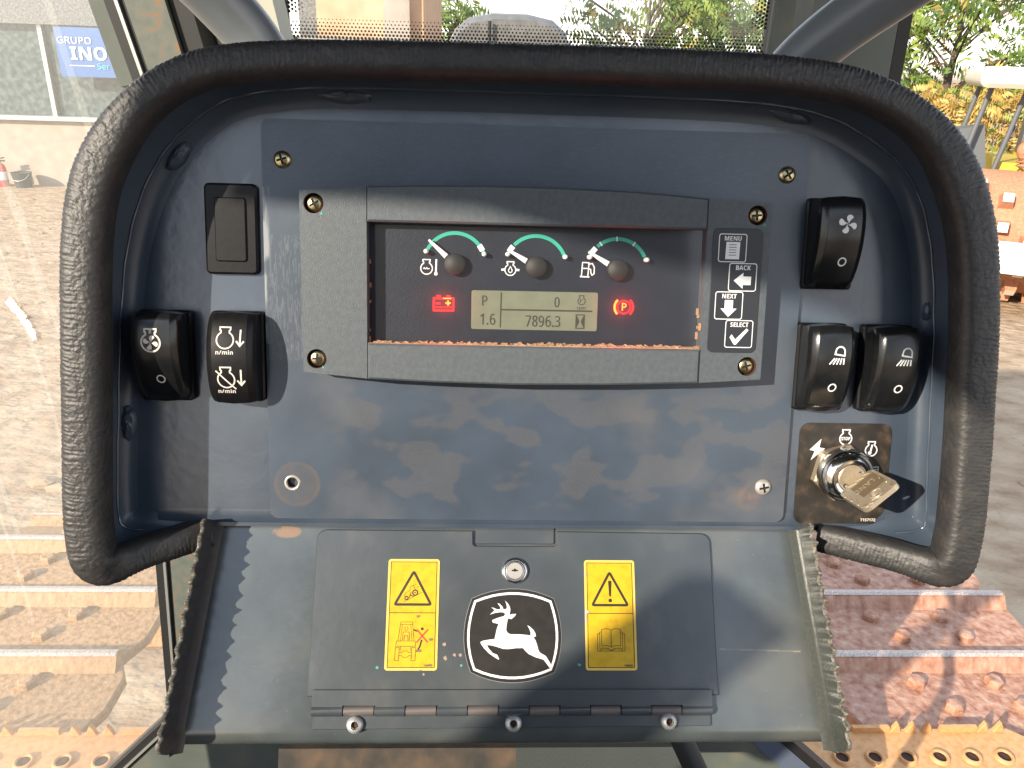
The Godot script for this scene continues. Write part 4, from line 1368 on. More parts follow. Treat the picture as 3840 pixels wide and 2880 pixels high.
const DEER := [-1.4, -36.8, 0.2, -38.2, 1.2, -40.2, 1.3, -41.5, 0.9, -43.7, 1.9, -43.3, 4.3, -43.2, 3.5, -44.4, 1.9, -45.7, 0.1, -45.4, -0.3, -47.4, -0.6, -49.3, -0.7, -51.1, 0.1, -52.4, 1.6, -53.0, 6.1, -53.0, 9.7, -53.3, 11.5, -53.6, 11.6, -52.3, 11.0, -50.5, 9.9, -48.6, 11.3, -49.4, 13.0, -50.9, 13.9, -52.3, 14.3, -53.9, 13.1, -54.4, 14.1, -56.0, 14.9, -58.2, 15.4, -60.3, 16.2, -61.7, 19.2, -63.4, 21.8, -67.3, 22.1, -69.8, 21.0, -68.9, 18.1, -65.1, 14.2, -64.0, 10.7, -62.5, 9.1, -61.1, 7.8, -59.6, 4.5, -59.6, 0.4, -60.1, -2.2, -60.0, -5.1, -59.1, -7.7, -58.4, -10.3, -58.1, -9.5, -59.7, -7.4, -61.9, -5.1, -62.8, -4.2, -64.6, -4.4, -65.1, -6.4, -64.0, -9.0, -62.3, -11.6, -59.9, -13.4, -57.5, -13.6, -56.7, -12.3, -56.1, -9.4, -55.6, -6.5, -55.3, -6.1, -53.3, -5.4, -50.2, -4.6, -48.1, -7.5, -47.4, -7.9, -46.3, -6.6, -45.7, -4.0, -44.8, -1.9, -44.3, -1.3, -43.4, -2.0, -42.5, -4.0, -42.4, -6.6, -42.8, -9.0, -43.6, -8.2, -42.8, -6.8, -41.7, -7.1, -41.0, -8.3, -40.1, -6.9, -40.3, -5.6, -41.0, -3.7, -40.9, -3.8, -39.9, -5.3, -37.9, -4.0, -38.4, -2.7, -39.6, -2.2, -40.9, -0.7, -40.8, -0.4, -39.8, -0.8, -38.2]


# ---------------------------------------------------------------- the yard outside
func place(x: float, y: float, z: float, turn := 0.0) -> Transform3D:
	return Transform3D(Basis(Vector3.UP, turn), Vector3(x, y, z))


func build_yard():
	var hn := noise(71, 0.25, 4)
	var g := Mesher.new(1.0, Vector3.ZERO, true)
	var xs := []
	var zs := []
	for i in 61: xs.append(-15.0 + 0.5 * i)
	for i in 49: zs.append(-22.0 + 0.5 * i)
	xs = [-200.0, -60.0] + xs + [60.0, 200.0]
	zs = [-250.0, -60.0] + zs + [20.0, 200.0]
	var hy := func(x, z): return 0.05 * hn.get_noise_2d(x, z) + 0.02 * hn.get_noise_2d(x * 6.0, z * 6.0)
	for i in xs.size() - 1:
		for j in zs.size() - 1:
			g.quad(Vector3(xs[i], hy.call(xs[i], zs[j + 1]), zs[j + 1]), Vector3(xs[i + 1], hy.call(xs[i + 1], zs[j + 1]), zs[j + 1]), Vector3(xs[i + 1], hy.call(xs[i + 1], zs[j]), zs[j]), Vector3(xs[i], hy.call(xs[i], zs[j]), zs[j]))
	struct("ground", g.done(), M.earth)
	# loose clods
	var clod := Mesher.new(1.0)
	clod.lathe(Vector3.ZERO, [Vector2(0.03, -0.01), Vector2(0.028, 0.012), Vector2(0.012, 0.026), Vector2(0, 0.028)], 6, Basis(Vector3.RIGHT, -PI / 2))
	var mm := MultiMesh.new()
	mm.transform_format = MultiMesh.TRANSFORM_3D
	mm.mesh = clod.done()
	mm.instance_count = 1800
	for i in 1800:
		var p := Vector3(rng.randf_range(-11, 11), 0, rng.randf_range(-13, -2))
		p.y = hy.call(p.x, p.z)
		var s := pow(rng.randf(), 3.0) * 1.8 + 0.25
		mm.set_instance_transform(i, Transform3D(Basis(Vector3.UP, rng.randf() * TAU).scaled(Vector3(s * rng.randf_range(0.7, 1.8), s * rng.randf_range(0.4, 0.8), s)), p))
	var mi := MultiMeshInstance3D.new()
	mi.name = "loose_earth_clods"
	mi.multimesh = mm
	mi.material_override = M.earth
	add_child(mi)
	tag(mi, "loose clods of dry earth scattered over the yard ground", "earth clods")
	mi.set_meta("kind", "stuff")
	# building on the left
	var t := thing("workshop_building", "long workshop building with plastered base and dusty glass front, left background", "building", place(-12.0, 0, -14.0))
	g = Mesher.new(1.0)
	g.box(Vector3(-1.0, 0.55, -0.15), Vector3(16.0, 1.2, 0.3))
	part(t, "plastered_base", g.done(), M.render_wall)
	g = Mesher.new(1.0)
	g.box(Vector3(-1.0, 4.2, -0.2), Vector3(16.0, 3.1, 0.4))
	part(t, "upper_wall", g.done(), M.block_wall)
	g = Mesher.new(1.0)
	g.box(Vector3(-1.0, 1.17, 0.03), Vector3(16.0, 0.07, 0.2))
	part(t, "sill", g.done(), M.alu)
	for i in 9:
		g = Mesher.new(1.0)
		g.box(Vector3(-8.6 + 1.75 * i, 1.9, -0.2), Vector3(1.68, 1.5, 0.04))
		var w := part(t, "window_pane", g.done(), M.window_glass)
		g = Mesher.new(1.0)
		g.box(Vector3(-8.6 + 1.75 * i + 0.87, 1.92, -0.14), Vector3(0.07, 1.5, 0.1))
		part(w, "mullion", g.done(), M.alu)
	g = Mesher.new(1.0)
	for i in 26:
		var y := rng.randf_range(1.25, 1.9)
		g.box(Vector3(rng.randf_range(-2, 6.5), y * 0.5 + 0.6, rng.randf_range(-1.6, -0.6)), Vector3(rng.randf_range(0.15, 0.7), y * 0.7, 0.3))
	part(t, "stock_behind_glass", g.done(), M.tan_wall).set_meta("kind", "stuff")
	t = thing("company_sign", "blue company sign with white lettering on the workshop front", "sign", place(-6.55, 1.86, -13.86))
	g = Mesher.new(1.0)
	g.prism(rrect(-0.55, 0.0, 1.2, 0.76, 0.02, 2), 0.0, 0.06)
	var board := part(t, "sign_board", g.done(), M.blue_sign)
	words(board, "sign_lettering", "GRUPO", Vector3(-0.24, 0.56, 0.07), 0.10, M.white, 1.25, "Droid Sans", false, Basis.IDENTITY, 1.0)
	words(board, "sign_lettering", "INOV", Vector3(0.06, 0.36, 0.07), 0.20, M.white, 1.15, "Droid Sans", true, Basis.IDENTITY, 1.0)
	words(board, "sign_lettering", "Ser", Vector3(0.17, 0.17, 0.07), 0.09, M.sign_cyan, 1.2, "Droid Sans", false, Basis.IDENTITY, 1.0)
	g = Mesher.new(1.0); g.z = 0.07
	g.stroke([Vector2(-0.38, 0.175), Vector2(0.03, 0.175)], 0.012)
	part(board, "sign_rule", g.done(), M.white)
	t = thing("fire_extinguisher", "red fire extinguisher with white label standing before the plastered wall", "fire extinguisher", place(-8.42, 0.0, -13.75))
	g = Mesher.new(1.0, Vector3.ZERO, true)
	g.lathe(Vector3.ZERO, [Vector2(0.085, 0), Vector2(0.09, 0.02), Vector2(0.09, 0.33), Vector2(0.07, 0.39), Vector2(0.03, 0.42), Vector2(0.03, 0.44), Vector2(0, 0.44)], 18, Basis(Vector3.RIGHT, -PI / 2))
	part(t, "cylinder", g.done(), M.red)
	g = Mesher.new(1.0, Vector3.ZERO, true)
	g.lathe(Vector3(0, 0.14, 0), [Vector2(0.0915, 0.0), Vector2(0.0915, 0.14)], 18, Basis(Vector3.RIGHT, -PI / 2))
	part(t, "label_band", g.done(), M.white)
	g = Mesher.new(1.0)
	g.box(Vector3(0.03, 0.46, 0), Vector3(0.14, 0.025, 0.03)); g.box(Vector3(0.03, 0.50, 0), Vector3(0.14, 0.02, 0.03), Basis(Vector3.BACK, 0.2))
	part(t, "squeeze_lever", g.done(), M.rubber)
	t = thing("bucket", "small dark bucket beside the red fire extinguisher", "bucket", place(-8.05, 0.0, -13.7))
	g = Mesher.new(1.0, Vector3.ZERO, true)
	g.lathe(Vector3.ZERO, [Vector2(0.12, 0), Vector2(0.16, 0.27), Vector2(0.17, 0.28), Vector2(0.15, 0.27), Vector2(0.11, 0.02), Vector2(0, 0.02)], 18, Basis(Vector3.RIGHT, -PI / 2))
	part(t, "bucket_body", g.done(), M.bucket)
	g = Mesher.new(1.0, Vector3.ZERO, true)
	var hp := []
	for i in 9: hp.append(Vector3(0.16 * cos(PI * i / 8.0), 0.27 - 0.12 * sin(PI * i / 8.0), 0.05 + 0.11 * sin(PI * i / 8.0)))
	g.tube(hp, 0.005, 6)
	part(t, "bucket_handle", g.done(), M.alu)
	# tan wall seen through the windscreen
	t = thing("tan_building", "tan plastered building corner seen through left part of the windscreen", "building", place(-1.27, 0, -9.0))
	g = Mesher.new(1.0)
	g.box(Vector3(0, 2.6, -2.0), Vector3(1.16, 5.2, 4.0))
	part(t, "wall", g.done(), M.tan_wall)
	g = Mesher.new(1.0)
	g.box(Vector3(0.30, 3.2, 0.06), Vector3(0.28, 3.0, 0.12))
	part(t, "downpipe_casing", g.done(), M.render_wall)
	g = Mesher.new(1.0)
	g.box(Vector3(-0.71, 2.7, -0.3), Vector3(0.2, 1.4, 0.25))
	part(t, "grey_box", g.done(), M.block_wall)  # plain grey box beside the tan wall
	# bonnet of this machine, in front of the windscreen
	t = thing("engine_bonnet", "rounded dusty beige engine bonnet ahead of the windscreen", "engine bonnet", place(0.075, 1.3, -2.6))
	g = Mesher.new(1.0, Vector3.ZERO, true)
	var arch := []
	for q in [[-0.235, 0.0], [-0.225, 1.10], [-0.20, 1.175], [-0.15, 1.215], [-0.06, 1.232], [0.06, 1.232], [0.15, 1.215], [0.20, 1.175], [0.225, 1.10], [0.235, 0.0]]: arch.append(Vector2(q[0], q[1]))
	var secs := [[-0.9, 0.96], [-0.2, 1.0], [-0.06, 0.995], [0.0, 0.975], [0.02, 0.94]]
	for j in secs.size() - 1:
		for i in arch.size() - 1:
			var f := func(q: Vector2, s): return Vector3(q.x * s[1], 1.232 - (1.232 - q.y) * 1.0 - (1.0 - s[1]) * 0.4, s[0])
			g.quad(f.call(arch[i + 1], secs[j]), f.call(arch[i], secs[j]), f.call(arch[i], secs[j + 1]), f.call(arch[i + 1], secs[j + 1]))
	part(t, "bonnet_shell", g.done(), M.beige_hood)
	g = Mesher.new(1.0)
	var face := PackedVector2Array()
	for q in arch: face.append(Vector2(q.x * 0.94, q.y - 0.024))
	g.prism(face, -0.05, 0.021)
	part(t, "rear_panel", g.done(), M.beige_hood)
	g = Mesher.new(1.0, Vector3.ZERO, true)
	g.tube([Vector3(-0.075, 1.0, 0.04), Vector3(-0.075, 1.20, 0.04)], 0.006, 8, true)
	part(t, "thin_rod", g.done(), M.rubber)
	build_roller()
	build_trees()


func build_roller():
	var t := thing("padfoot_roller", "padfoot soil roller with rusty studded drum, white frame and cream canopy", "road roller", place(6.35, 0, -7.9, -0.45))
	var g := Mesher.new(1.0, Vector3.ZERO, true)
	var side := Basis(Vector3.UP, PI / 2)      # lathe axis along x
	g.lathe(Vector3(-1.05, 0.75, 0), [Vector2(0, 0), Vector2(0.62, 0), Vector2(0.66, 0.03), Vector2(0.66, 2.07), Vector2(0.62, 2.1), Vector2(0, 2.1)], 40, side)
	var drum := part(t, "drum", g.done(), M.drum_rust)
	for i in 15:
		for j in 8:
			var a := TAU * (i + 0.5 * (j % 2)) / 15.0
			if sin(a) < -0.75: continue
			var b := Basis(Vector3.RIGHT, a)
			var c := Vector3(-0.93 + 0.265 * j, 0.75, 0)
			g = Mesher.new(1.0)
			var pts := []
			for s in [[0.075, 0.64], [0.05, 0.765]]:
				for q in [[-1, -1], [1, -1], [1, 1], [-1, 1]]:
					pts.append(c + b * Vector3(q[0] * s[0], q[1] * s[0], s[1]))
			for q in 4:
				g.quad(pts[q], pts[(q + 1) % 4], pts[4 + (q + 1) % 4], pts[4 + q])
			var stud := part(drum, "stud", g.done(), M.drum_rust)
			g = Mesher.new(1.0)
			var up := b * Vector3(0, 0, 0.003)
			g.quad(pts[4] + up, pts[5] + up, pts[6] + up, pts[7] + up)
			g.box(c + b * Vector3(0, 0, 0.762), Vector3(0.1, 0.1, 0.006), b)
			var worn := part(drum, "stud_top", g.done(), M.pad_worn)
	g = Mesher.new(1.0)
	g.box(Vector3(0, 0.64, 0.95), Vector3(2.5, 0.30, 0.16))
	g.box(Vector3(-1.18, 0.68, 0.0), Vector3(0.12, 0.26, 1.9)); g.box(Vector3(1.18, 0.68, 0.0), Vector3(0.12, 0.26, 1.9))
	part(t, "drum_frame", g.done(), M.machine_white)
	g = Mesher.new(1.0)
	g.box(Vector3(0.2, 1.02, -1.5), Vector3(1.7, 0.8, 1.4))
	g.box(Vector3(0.3, 1.45, -1.7), Vector3(1.3, 0.1, 0.9))
	part(t, "engine_cover", g.done(), M.machine_yellow)
	g = Mesher.new(1.0)
	g.box(Vector3(-0.95, 1.55, -1.05), Vector3(0.26, 0.5, 0.4), Basis(Vector3.BACK, 0.25))
	g.box(Vector3(-0.35, 1.75, -0.8), Vector3(0.3, 0.42, 0.3))
	part(t, "control_box", g.done(), M.machine_grey)
	for p in [[-0.98, -0.7], [-0.62, -0.7], [-0.98, -1.9], [1.0, -0.7]]:
		g = Mesher.new(1.0, Vector3.ZERO, true)
		g.tube([Vector3(p[0] - 0.10, 1.2, p[1]), Vector3(p[0] + 0.06, 2.3, p[1])], 0.03, 8)
		part(t, "canopy_post", g.done(), M.machine_grey)
	g = Mesher.new(1.0, Vector3.ZERO, true)
	var hp := []
	for i in 25: hp.append(Vector3(-0.42 + 0.04 * sin(i * 0.3), 1.38 + i * 0.013, -0.62))
	g.tube(hp, 0.07, 10, true)
	for i in 7:
		g.lathe(Vector3(-0.42, 1.40 + i * 0.045, -0.62), [Vector2(0.07, 0), Vector2(0.085, 0.012), Vector2(0.07, 0.024)], 12, Basis(Vector3.RIGHT, -PI / 2))
	part(t, "air_hose", g.done(), M.drum_rust)
	g = Mesher.new(1.0)
	var roof := PackedVector2Array()
	for q in rrect(-1.1, 2.24, 1.6, 2.46, 0.09): roof.append(q)
	g.prism(roof, -2.2, -0.25, 0.05, true)
	part(t, "canopy", g.done(), M.cream)


func leaf_cloud(count: int, where: Callable, size: float, base: Vector3, dry: float) -> ArrayMesh:
	var g := Mesher.new(1.0)
	for i in count:
		var c: Vector3 = where.call()
		var b := Basis(Vector3(rng.randf_range(-1, 1), rng.randf_range(-1, 1), rng.randf_range(-1, 1)).normalized(), rng.randf() * TAU)
		var d := rng.randf()
		if rng.randf() < dry:
			g.tint = Color(0.42, 0.25, 0.07).lerp(Color(0.56, 0.42, 0.12), d)
		else:
			g.tint = Color(0.075, 0.14, 0.025).lerp(Color(0.30, 0.38, 0.07), d * d)
		var axis := b.x * size * rng.randf_range(1.2, 2.2)
		for k in 5:          # a drooping frond of leaflets
			var f := k / 4.0
			var p := c + axis * f + Vector3(0, -size * 0.8 * f * f, 0)
			for s in [-1.0, 1.0]:
				var q: Vector3 = p + b.y * size * 0.55 * s
				var w := b.x * size * 0.16
				g.tri(p - w, q, p + w)
	return g.done()


func tree(x: float, z: float, h: float, r: float, label: String, dry := 0.08, low := 0.35):
	var t := thing("tree", label, "tree", place(x, 0, z), "trees along the yard edge")
	var g := Mesher.new(1.0, Vector3.ZERO, true)
	var tips := []
	var top := Vector3(rng.randf_range(-0.3, 0.3), h * 0.75, 0)
	for q in 8:
		var p0 := top * (q / 8.0)
		var p1 := top * ((q + 1) / 8.0)
		g.lathe(p0, [Vector2(0.14 * (1.05 - q / 9.0), 0), Vector2(0.14 * (1.05 - (q + 1) / 9.0), p1.y - p0.y)], 9, Basis(Vector3.RIGHT, -PI / 2))
	for i in 26:
		var y := lerpf(h * low, h * 0.95, rng.randf())
		var a := rng.randf() * TAU
		var reach := r * (1.0 - 0.55 * absf(y / h - 0.55)) * rng.randf_range(0.55, 1.05)
		var p := Vector3(cos(a) * reach, y, sin(a) * reach)
		tips.append(p)
		var s := Vector3(top.x * y / h, y * 0.72, 0)
		g.tube([s, s.lerp(p, 0.55) + Vector3(0, 0.12, 0), p], 0.022, 5)
	part(t, "trunk", g.done(), M.bark)
	var leaves := leaf_cloud(int(400 * h * r / 4.0), func():
		var tip: Vector3 = tips[rng.randi() % tips.size()]
		return tip + Vector3(rng.randfn(), rng.randfn() * 0.8, rng.randfn()) * r * 0.20, 0.17, Vector3.ZERO, dry)
	part(t, "crown", leaves, M.leaf)


func build_trees():
	for d in [[3.0, -15.5, 4.6, 1.5, "leafy tree behind the right half of the windscreen, left of two", 0.05], [4.9, -16.5, 4.8, 1.6, "leafy tree beside the right windscreen post", 0.06],
			[7.0, -15.0, 4.6, 1.7, "tree with feathery leaves and brown pods just right of the grab rail", 0.12], [9.0, -15.5, 5.0, 1.9, "tallest feathery green tree behind the roller canopy", 0.1],
			[11.2, -15.0, 4.8, 1.9, "feathery tree at the right edge of the view, behind the roller", 0.12], [-0.9, -17.0, 3.6, 1.0, "small bright green tree left of the engine bonnet", 0.02]]:
		tree(d[0], d[1], d[2], d[3], d[4], d[5])
	var t := thing("vine_fence", "mesh fence overgrown with dry yellow vines behind the roller", "fence", place(8.5, 0, -12.6))
	for i in 5:
		var g := Mesher.new(1.0, Vector3.ZERO, true)
		g.tube([Vector3(-3.0 + 1.6 * i, 0, 0), Vector3(-3.0 + 1.6 * i, 1.75, 0)], 0.035, 8, true)
		part(t, "fence_post", g.done(), M.fence)
	for y in [0.35, 1.0, 1.66]:
		var g := Mesher.new(1.0, Vector3.ZERO, true)
		g.tube([Vector3(-3.2, y, 0), Vector3(3.6, y, 0)], 0.02, 6, true)
		part(t, "fence_rail", g.done(), M.fence)
	var vines := leaf_cloud(4200, func(): return Vector3(rng.randf_range(-3.2, 3.6), pow(rng.randf(), 0.8) * 2.15, rng.randf_range(-0.3, 0.2)), 0.11, Vector3.ZERO, 0.9)
	part(t, "dry_vines", vines, M.leaf).set_meta("kind", "stuff")


# ---------------------------------------------------------------- cab and tracks
func band(parent: Node, called: String, line: Array, o0: float, o1: float, z0: float, z1: float, m: Material, label := "") -> MeshInstance3D:   # an upright strip between two offsets from a line in (x, y)
	var l := []
	var r := []
	for i in line.size():
		var d: Vector2 = (line[mini(i + 1, line.size() - 1)] - line[maxi(i - 1, 0)]).normalized()
		var s := Vector2(-d.y, d.x)
		l.append(line[i] + s * o0); r.append(line[i] + s * o1)
	var g := Mesher.new(1.0, Vector3(0, 1.2, 0))
	for i in line.size() - 1:
		g.quad(Vector3(l[i].x, l[i].y, z1), Vector3(l[i + 1].x, l[i + 1].y, z1), Vector3(r[i + 1].x, r[i + 1].y, z1), Vector3(r[i].x, r[i].y, z1))
		g.quad(Vector3(l[i].x, l[i].y, z0), Vector3(l[i + 1].x, l[i + 1].y, z0), Vector3(l[i + 1].x, l[i + 1].y, z1), Vector3(l[i].x, l[i].y, z1))
		g.quad(Vector3(r[i].x, r[i].y, z1), Vector3(r[i + 1].x, r[i + 1].y, z1), Vector3(r[i + 1].x, r[i + 1].y, z0), Vector3(r[i].x, r[i].y, z0))
	return part(parent, called, g.done(), m, label)


func build_cab():
	var t := thing("operator_cab", "grey green cab frame with dusty glass, posts and window seals around the dashboard", "cab", place(0, 1.2, 0))
	var b := Vector3(0, 1.2, 0)
	# left front window opening, from its top down and round the corner
	var left := [Vector2(-0.44, 2.86), Vector2(-0.41, 2.43), Vector2(-0.392, 2.35), Vector2(-0.43, 1.98), Vector2(-0.46, 1.74), Vector2(-0.478, 1.51), Vector2(-0.481, 1.47), Vector2(-0.492, 1.435), Vector2(-0.53, 1.395), Vector2(-0.60, 1.32), Vector2(-0.68, 1.24)]
	for i in left.size(): left[i] = spline_pt(left[i], b)
	band(t, "window_seal", left, 0.0, 0.011, -0.575, -0.55, M.rubber)
	band(t, "bright_trim", left, 0.011, 0.0145, -0.575, -0.548, M.alu)
	band(t, "window_seal", left, 0.0145, 0.021, -0.575, -0.552, M.rubber)
	var post := []
	for p in left: post.append(p)
	band(t, "corner_post", post.slice(0, 7), 0.021, 0.062, -0.60, -0.549, M.cab_rust)
	band(t, "corner_post", post.slice(6), 0.021, 0.25, -0.60, -0.549, M.cab)
	band(t, "post_seal", post.slice(0, 4), 0.064, 0.085, -0.62, -0.556, M.rubber)
	band(t, "inner_post", post.slice(0, 7), 0.088, 0.16, -0.66, -0.60, M.cab_pale)
	# frame in front of the left window (its outer bead)
	band(t, "door_bead", post.slice(0, 3), -0.020, -0.001, -0.60, -0.56, M.cab)
	# right front post and lower window frame
	var right := [Vector2(0.43, 2.86), Vector2(0.445, 2.36), Vector2(0.445, 1.8), Vector2(0.44, 1.48), Vector2(0.455, 1.435), Vector2(0.49, 1.395), Vector2(0.62, 1.27)]
	for i in right.size(): right[i] = spline_pt(right[i], b)
	band(t, "window_seal", right, 0.0, -0.014, -0.575, -0.55, M.rubber)
	band(t, "window_seal", right.slice(3), -0.016, -0.05, -0.58, -0.552, M.seal_blue)
	band(t, "corner_post", right.slice(0, 5), -0.015, -0.11, -0.60, -0.549, M.cab)
	band(t, "corner_post", right.slice(3), -0.05, -0.25, -0.60, -0.553, M.cab)
	var g := Mesher.new(1.0, b)
	# windscreen frame, floor of the foot well, dark firewall
	g.box(Vector3(0.05, 2.36, -0.93), Vector3(0.86, 0.075, 0.06))
	g.box(Vector3(0.448, 2.6, -0.91), Vector3(0.075, 0.5, 0.05)); g.box(Vector3(-0.33, 2.6, -0.93), Vector3(0.03, 0.5, 0.05))
	g.box(Vector3(0.06, 1.76, -0.95), Vector3(0.84, 1.14, 0.04))
	part(t, "windscreen_frame", g.done(), M.cab)
	g = Mesher.new(1.0, b)
	g.box(Vector3(-0.310, 2.6, -0.902), Vector3(0.012, 0.5, 0.02)); g.box(Vector3(0.05, 2.398, -0.902), Vector3(0.73, 0.012, 0.02))
	part(t, "windscreen_seal", g.done(), M.rubber)
	g = Mesher.new(1.0, b)
	g.box(Vector3(-0.03, 1.75, -0.66), Vector3(0.84, 1.1, 0.03))
	part(t, "firewall", g.done(), M.liner)
	g = Mesher.new(1.0, b)
	g.box(Vector3(0.16, 1.505, -0.40), Vector3(0.24, 0.075, 0.05), Basis(Vector3.RIGHT, -0.5))
	part(t, "grey_cross_member", g.done(), M.flange)
	g = Mesher.new(1.0, b)
	g.box(Vector3(-0.115, 1.505, -0.40), Vector3(0.31, 0.075, 0.05), Basis(Vector3.RIGHT, -0.5))
	part(t, "brown_cross_member", g.done(), M.floor_dust)  # browner left stretch of the cross member
	g = Mesher.new(1.0, b)
	g.box(Vector3(0, 1.17, 0.35), Vector3(1.5, 0.06, 1.8))
	part(t, "cab_floor", g.done(), M.floor_dust)
	# unseen shell above, behind and beside, put in to shape sun and reflections
	g = Mesher.new(1.0, b)
	g.box(Vector3(0, 3.04, -0.12), Vector3(1.6, 0.07, 1.6))
	part(t, "roof", g.done(), M.liner)
	g = Mesher.new(1.0, b)
	for s in [-1.0, 1.0]:
		g.box(Vector3(s * 0.77, 1.5, 0.55), Vector3(0.05, 0.6, 1.5))
		g.box(Vector3(s * 0.77, 2.94, 0.3), Vector3(0.06, 0.14, 2.1))
		g.box(Vector3(s * 0.74, 2.1, 1.30), Vector3(0.10, 1.9, 0.12))
	g.box(Vector3(0, 1.5, 1.33), Vector3(1.4, 0.7, 0.05))
	g.box(Vector3(0, 2.98, 0.66), Vector3(1.4, 0.12, 0.05))
	part(t, "side_frame", g.done(), M.cab)
	g = Mesher.new(1.0)
	g.prism(V2([-0.60, 2.72, -0.73, 2.795, -0.93, 2.87, -1.30, 2.90, -1.30, 3.0, -0.60, 3.0]), -0.015, 0.015, 0.0, true)
	var gus := part(t, "added_shade_gusset", g.done(), M.cab)  # unseen gusset shaped to keep the top of the mounting plate in shade
	g = Mesher.new(1.0)
	g.prism(V2([-0.915, 2.68, -0.862, 2.68, -0.585, 2.10, -0.64, 2.10]), -0.012, 0.012, 0.004, true)
	var shade_plate := part(t, "added_shade_plate", g.done(), M.cab)  # unseen slanted plate added to throw a diagonal shadow on the cover
	shade_plate.transform = Transform3D(Basis(Vector3.UP, PI / 2), Vector3(-0.765, -1.2, 0))
	gus.transform = Transform3D(Basis(Vector3.UP, PI / 2), Vector3(-0.765, -1.2, 0))
	# glass
	g = Mesher.new(1.0, b)
	g.quad(Vector3(-1.3, 1.1, -0.565), Vector3(-0.37, 1.1, -0.565), Vector3(-0.37, 2.9, -0.565), Vector3(-1.3, 2.9, -0.565))
	var lp := part(t, "left_pane", g.done(), M.dusty_glass)
	var lw := Mesher.new(1.0, b)
	lw.z = -0.5635
	for i in 18:         # dried run marks
		var x := rng.randf_range(-0.95, -0.42)
		var y1 := rng.randf_range(2.1, 2.6)
		var y0 := y1 - rng.randf_range(0.2, 0.6)
		lw.stroke([Vector2(x, y0), Vector2(x - 0.02 * rng.randf(), (y0 + y1) / 2), Vector2(x - rng.randf_range(0.02, 0.06), y1)], rng.randf_range(0.002, 0.009))
	part(lp, "run_marks", lw.done(), M.run_marks).set_meta("kind", "stuff")
	lw = Mesher.new(1.0, b)
	lw.z = -0.563
	for q in 7:
		var c := Vector2(-0.582, 2.098) + Vector2(0.0028, -0.0068) * q + Vector2(rng.randf_range(-0.003, 0.003), 0)
		lw.z = -0.563 + 0.0003 * q
		var p := []
		for k in 14: p.append(c + Vector2.from_angle(TAU * k / 14) * Vector2(0.0055, 0.0075) * rng.randf_range(0.55, 1.2))
		lw.fill(p)
	part(lp, "white_splash", lw.done(), M.splash, "white dried splash on the left pane")
	g = Mesher.new(1.0, b)
	g.quad(Vector3(-0.31, 2.395, -0.905), Vector3(0.41, 2.395, -0.905), Vector3(0.41, 2.85, -0.905), Vector3(-0.31, 2.85, -0.905))
	var ws := part(t, "windscreen_pane", g.done(), M.windscreen)
	g = Mesher.new(1.0, b); g.z = -0.9035
	var pitch := 0.0055
	for row in 6:
		var y := 2.4075 + row * pitch * 0.87
		var r := [0.0022, 0.0020, 0.0017, 0.0015, 0.0012, 0.0009][row] as float
		for i in 130:
			var x := -0.302 + (i + 0.5 * (row % 2)) * pitch
			if x < 0.402: g.disc(Vector2(x, y), r, 7)
	for col in 5:
		var r := [0.0023, 0.0021, 0.0018, 0.0015, 0.0011][col] as float
		for i in range(6, 40):
			for s in [0, 1]:
				var x := -0.301 + col * pitch * 0.87 if s == 0 else 0.402 - col * pitch * 0.87
				g.disc(Vector2(x, 2.4075 + (i + 0.5 * (col % 2)) * pitch * 1.0), r, 7)
	part(ws, "frit_dots", g.done(), M.rubber).set_meta("kind", "stuff")
	g = Mesher.new(1.0, b); g.z = -0.904
	g.stroke([Vector2(-0.304, 2.85), Vector2(-0.304, 2.404), Vector2(0.405, 2.404), Vector2(0.405, 2.85)], 0.006)
	part(ws, "pale_border", g.done(), M.frit_pale)
	# grab rails rising on both sides of the hood
	for d in [["grab_rail", "grey tubular grab rail rising behind the upper left of the dashboard", [[-112, 118, -42], [-128, 160, -40], [-147, 184, -26], [-182, 214, 8], [-226, 250, 50], [-300, 312, 100], [-450, 420, 150]]],
			["grab_rail", "grey tubular grab rail rising behind the upper right of the dashboard", [[118, 120, -40], [136, 152, -36], [156, 175, -20], [196, 203, 12], [246, 238, 50], [330, 296, 100], [470, 380, 150]]]]:
		var r := thing(d[0], d[1], "grab rail", on_face(d[2][0][0], d[2][0][1], d[2][0][2]), "grab rails beside the dashboard")
		var o := Vector3(d[2][0][0], d[2][0][1], d[2][0][2])
		var pts := []
		for q in d[2]: pts.append(Vector3(q[0], q[1], q[2]))
		g = Mesher.new(0.001, o, true)
		g.tube(spline(pts, 8), 13.5, 22, true)
		part(r, "rail_tube", g.done(), M.rail)
		g = Mesher.new(0.001, o, true)
		g.lathe(pts[0], [Vector2(20, -4), Vector2(20, 0), Vector2(18, 2), Vector2(12, 2)], 20, Basis(Vector3.RIGHT, -1.0))
		part(r, "mounting_flange", g.done(), M.rail)
	# control lever with moulded grip below the cover
	var lv := thing("control_lever", "black rubber covered lever below the right part of the cover", "lever", place(0.26, 1.30, -0.16))
	g = Mesher.new(1.0, Vector3(0.26, 1.30, -0.16), true)
	g.tube([Vector3(0.160, 1.83, -0.235), Vector3(0.188, 1.775, -0.208), Vector3(0.217, 1.72, -0.185), Vector3(0.25, 1.62, -0.165), Vector3(0.26, 1.30, -0.16)], 0.0115, 14, true)
	part(lv, "lever_sleeve", g.done(), M.rubber)
	# unseen chair added behind the camera to keep the middle reflections dark
	var st := thing("added_dark_chair", "unseen black high backed chair added behind the camera to darken reflections in the dashboard", "chair", place(0, 1.2, 0.50))
	g = Mesher.new(1.0)
	g.prism(rrect(-0.26, 0.45, 0.26, 1.46, 0.12), 0.12, 0.26, 0.04, true)
	part(st, "backrest", g.done(), M.seat)
	g = Mesher.new(1.0)
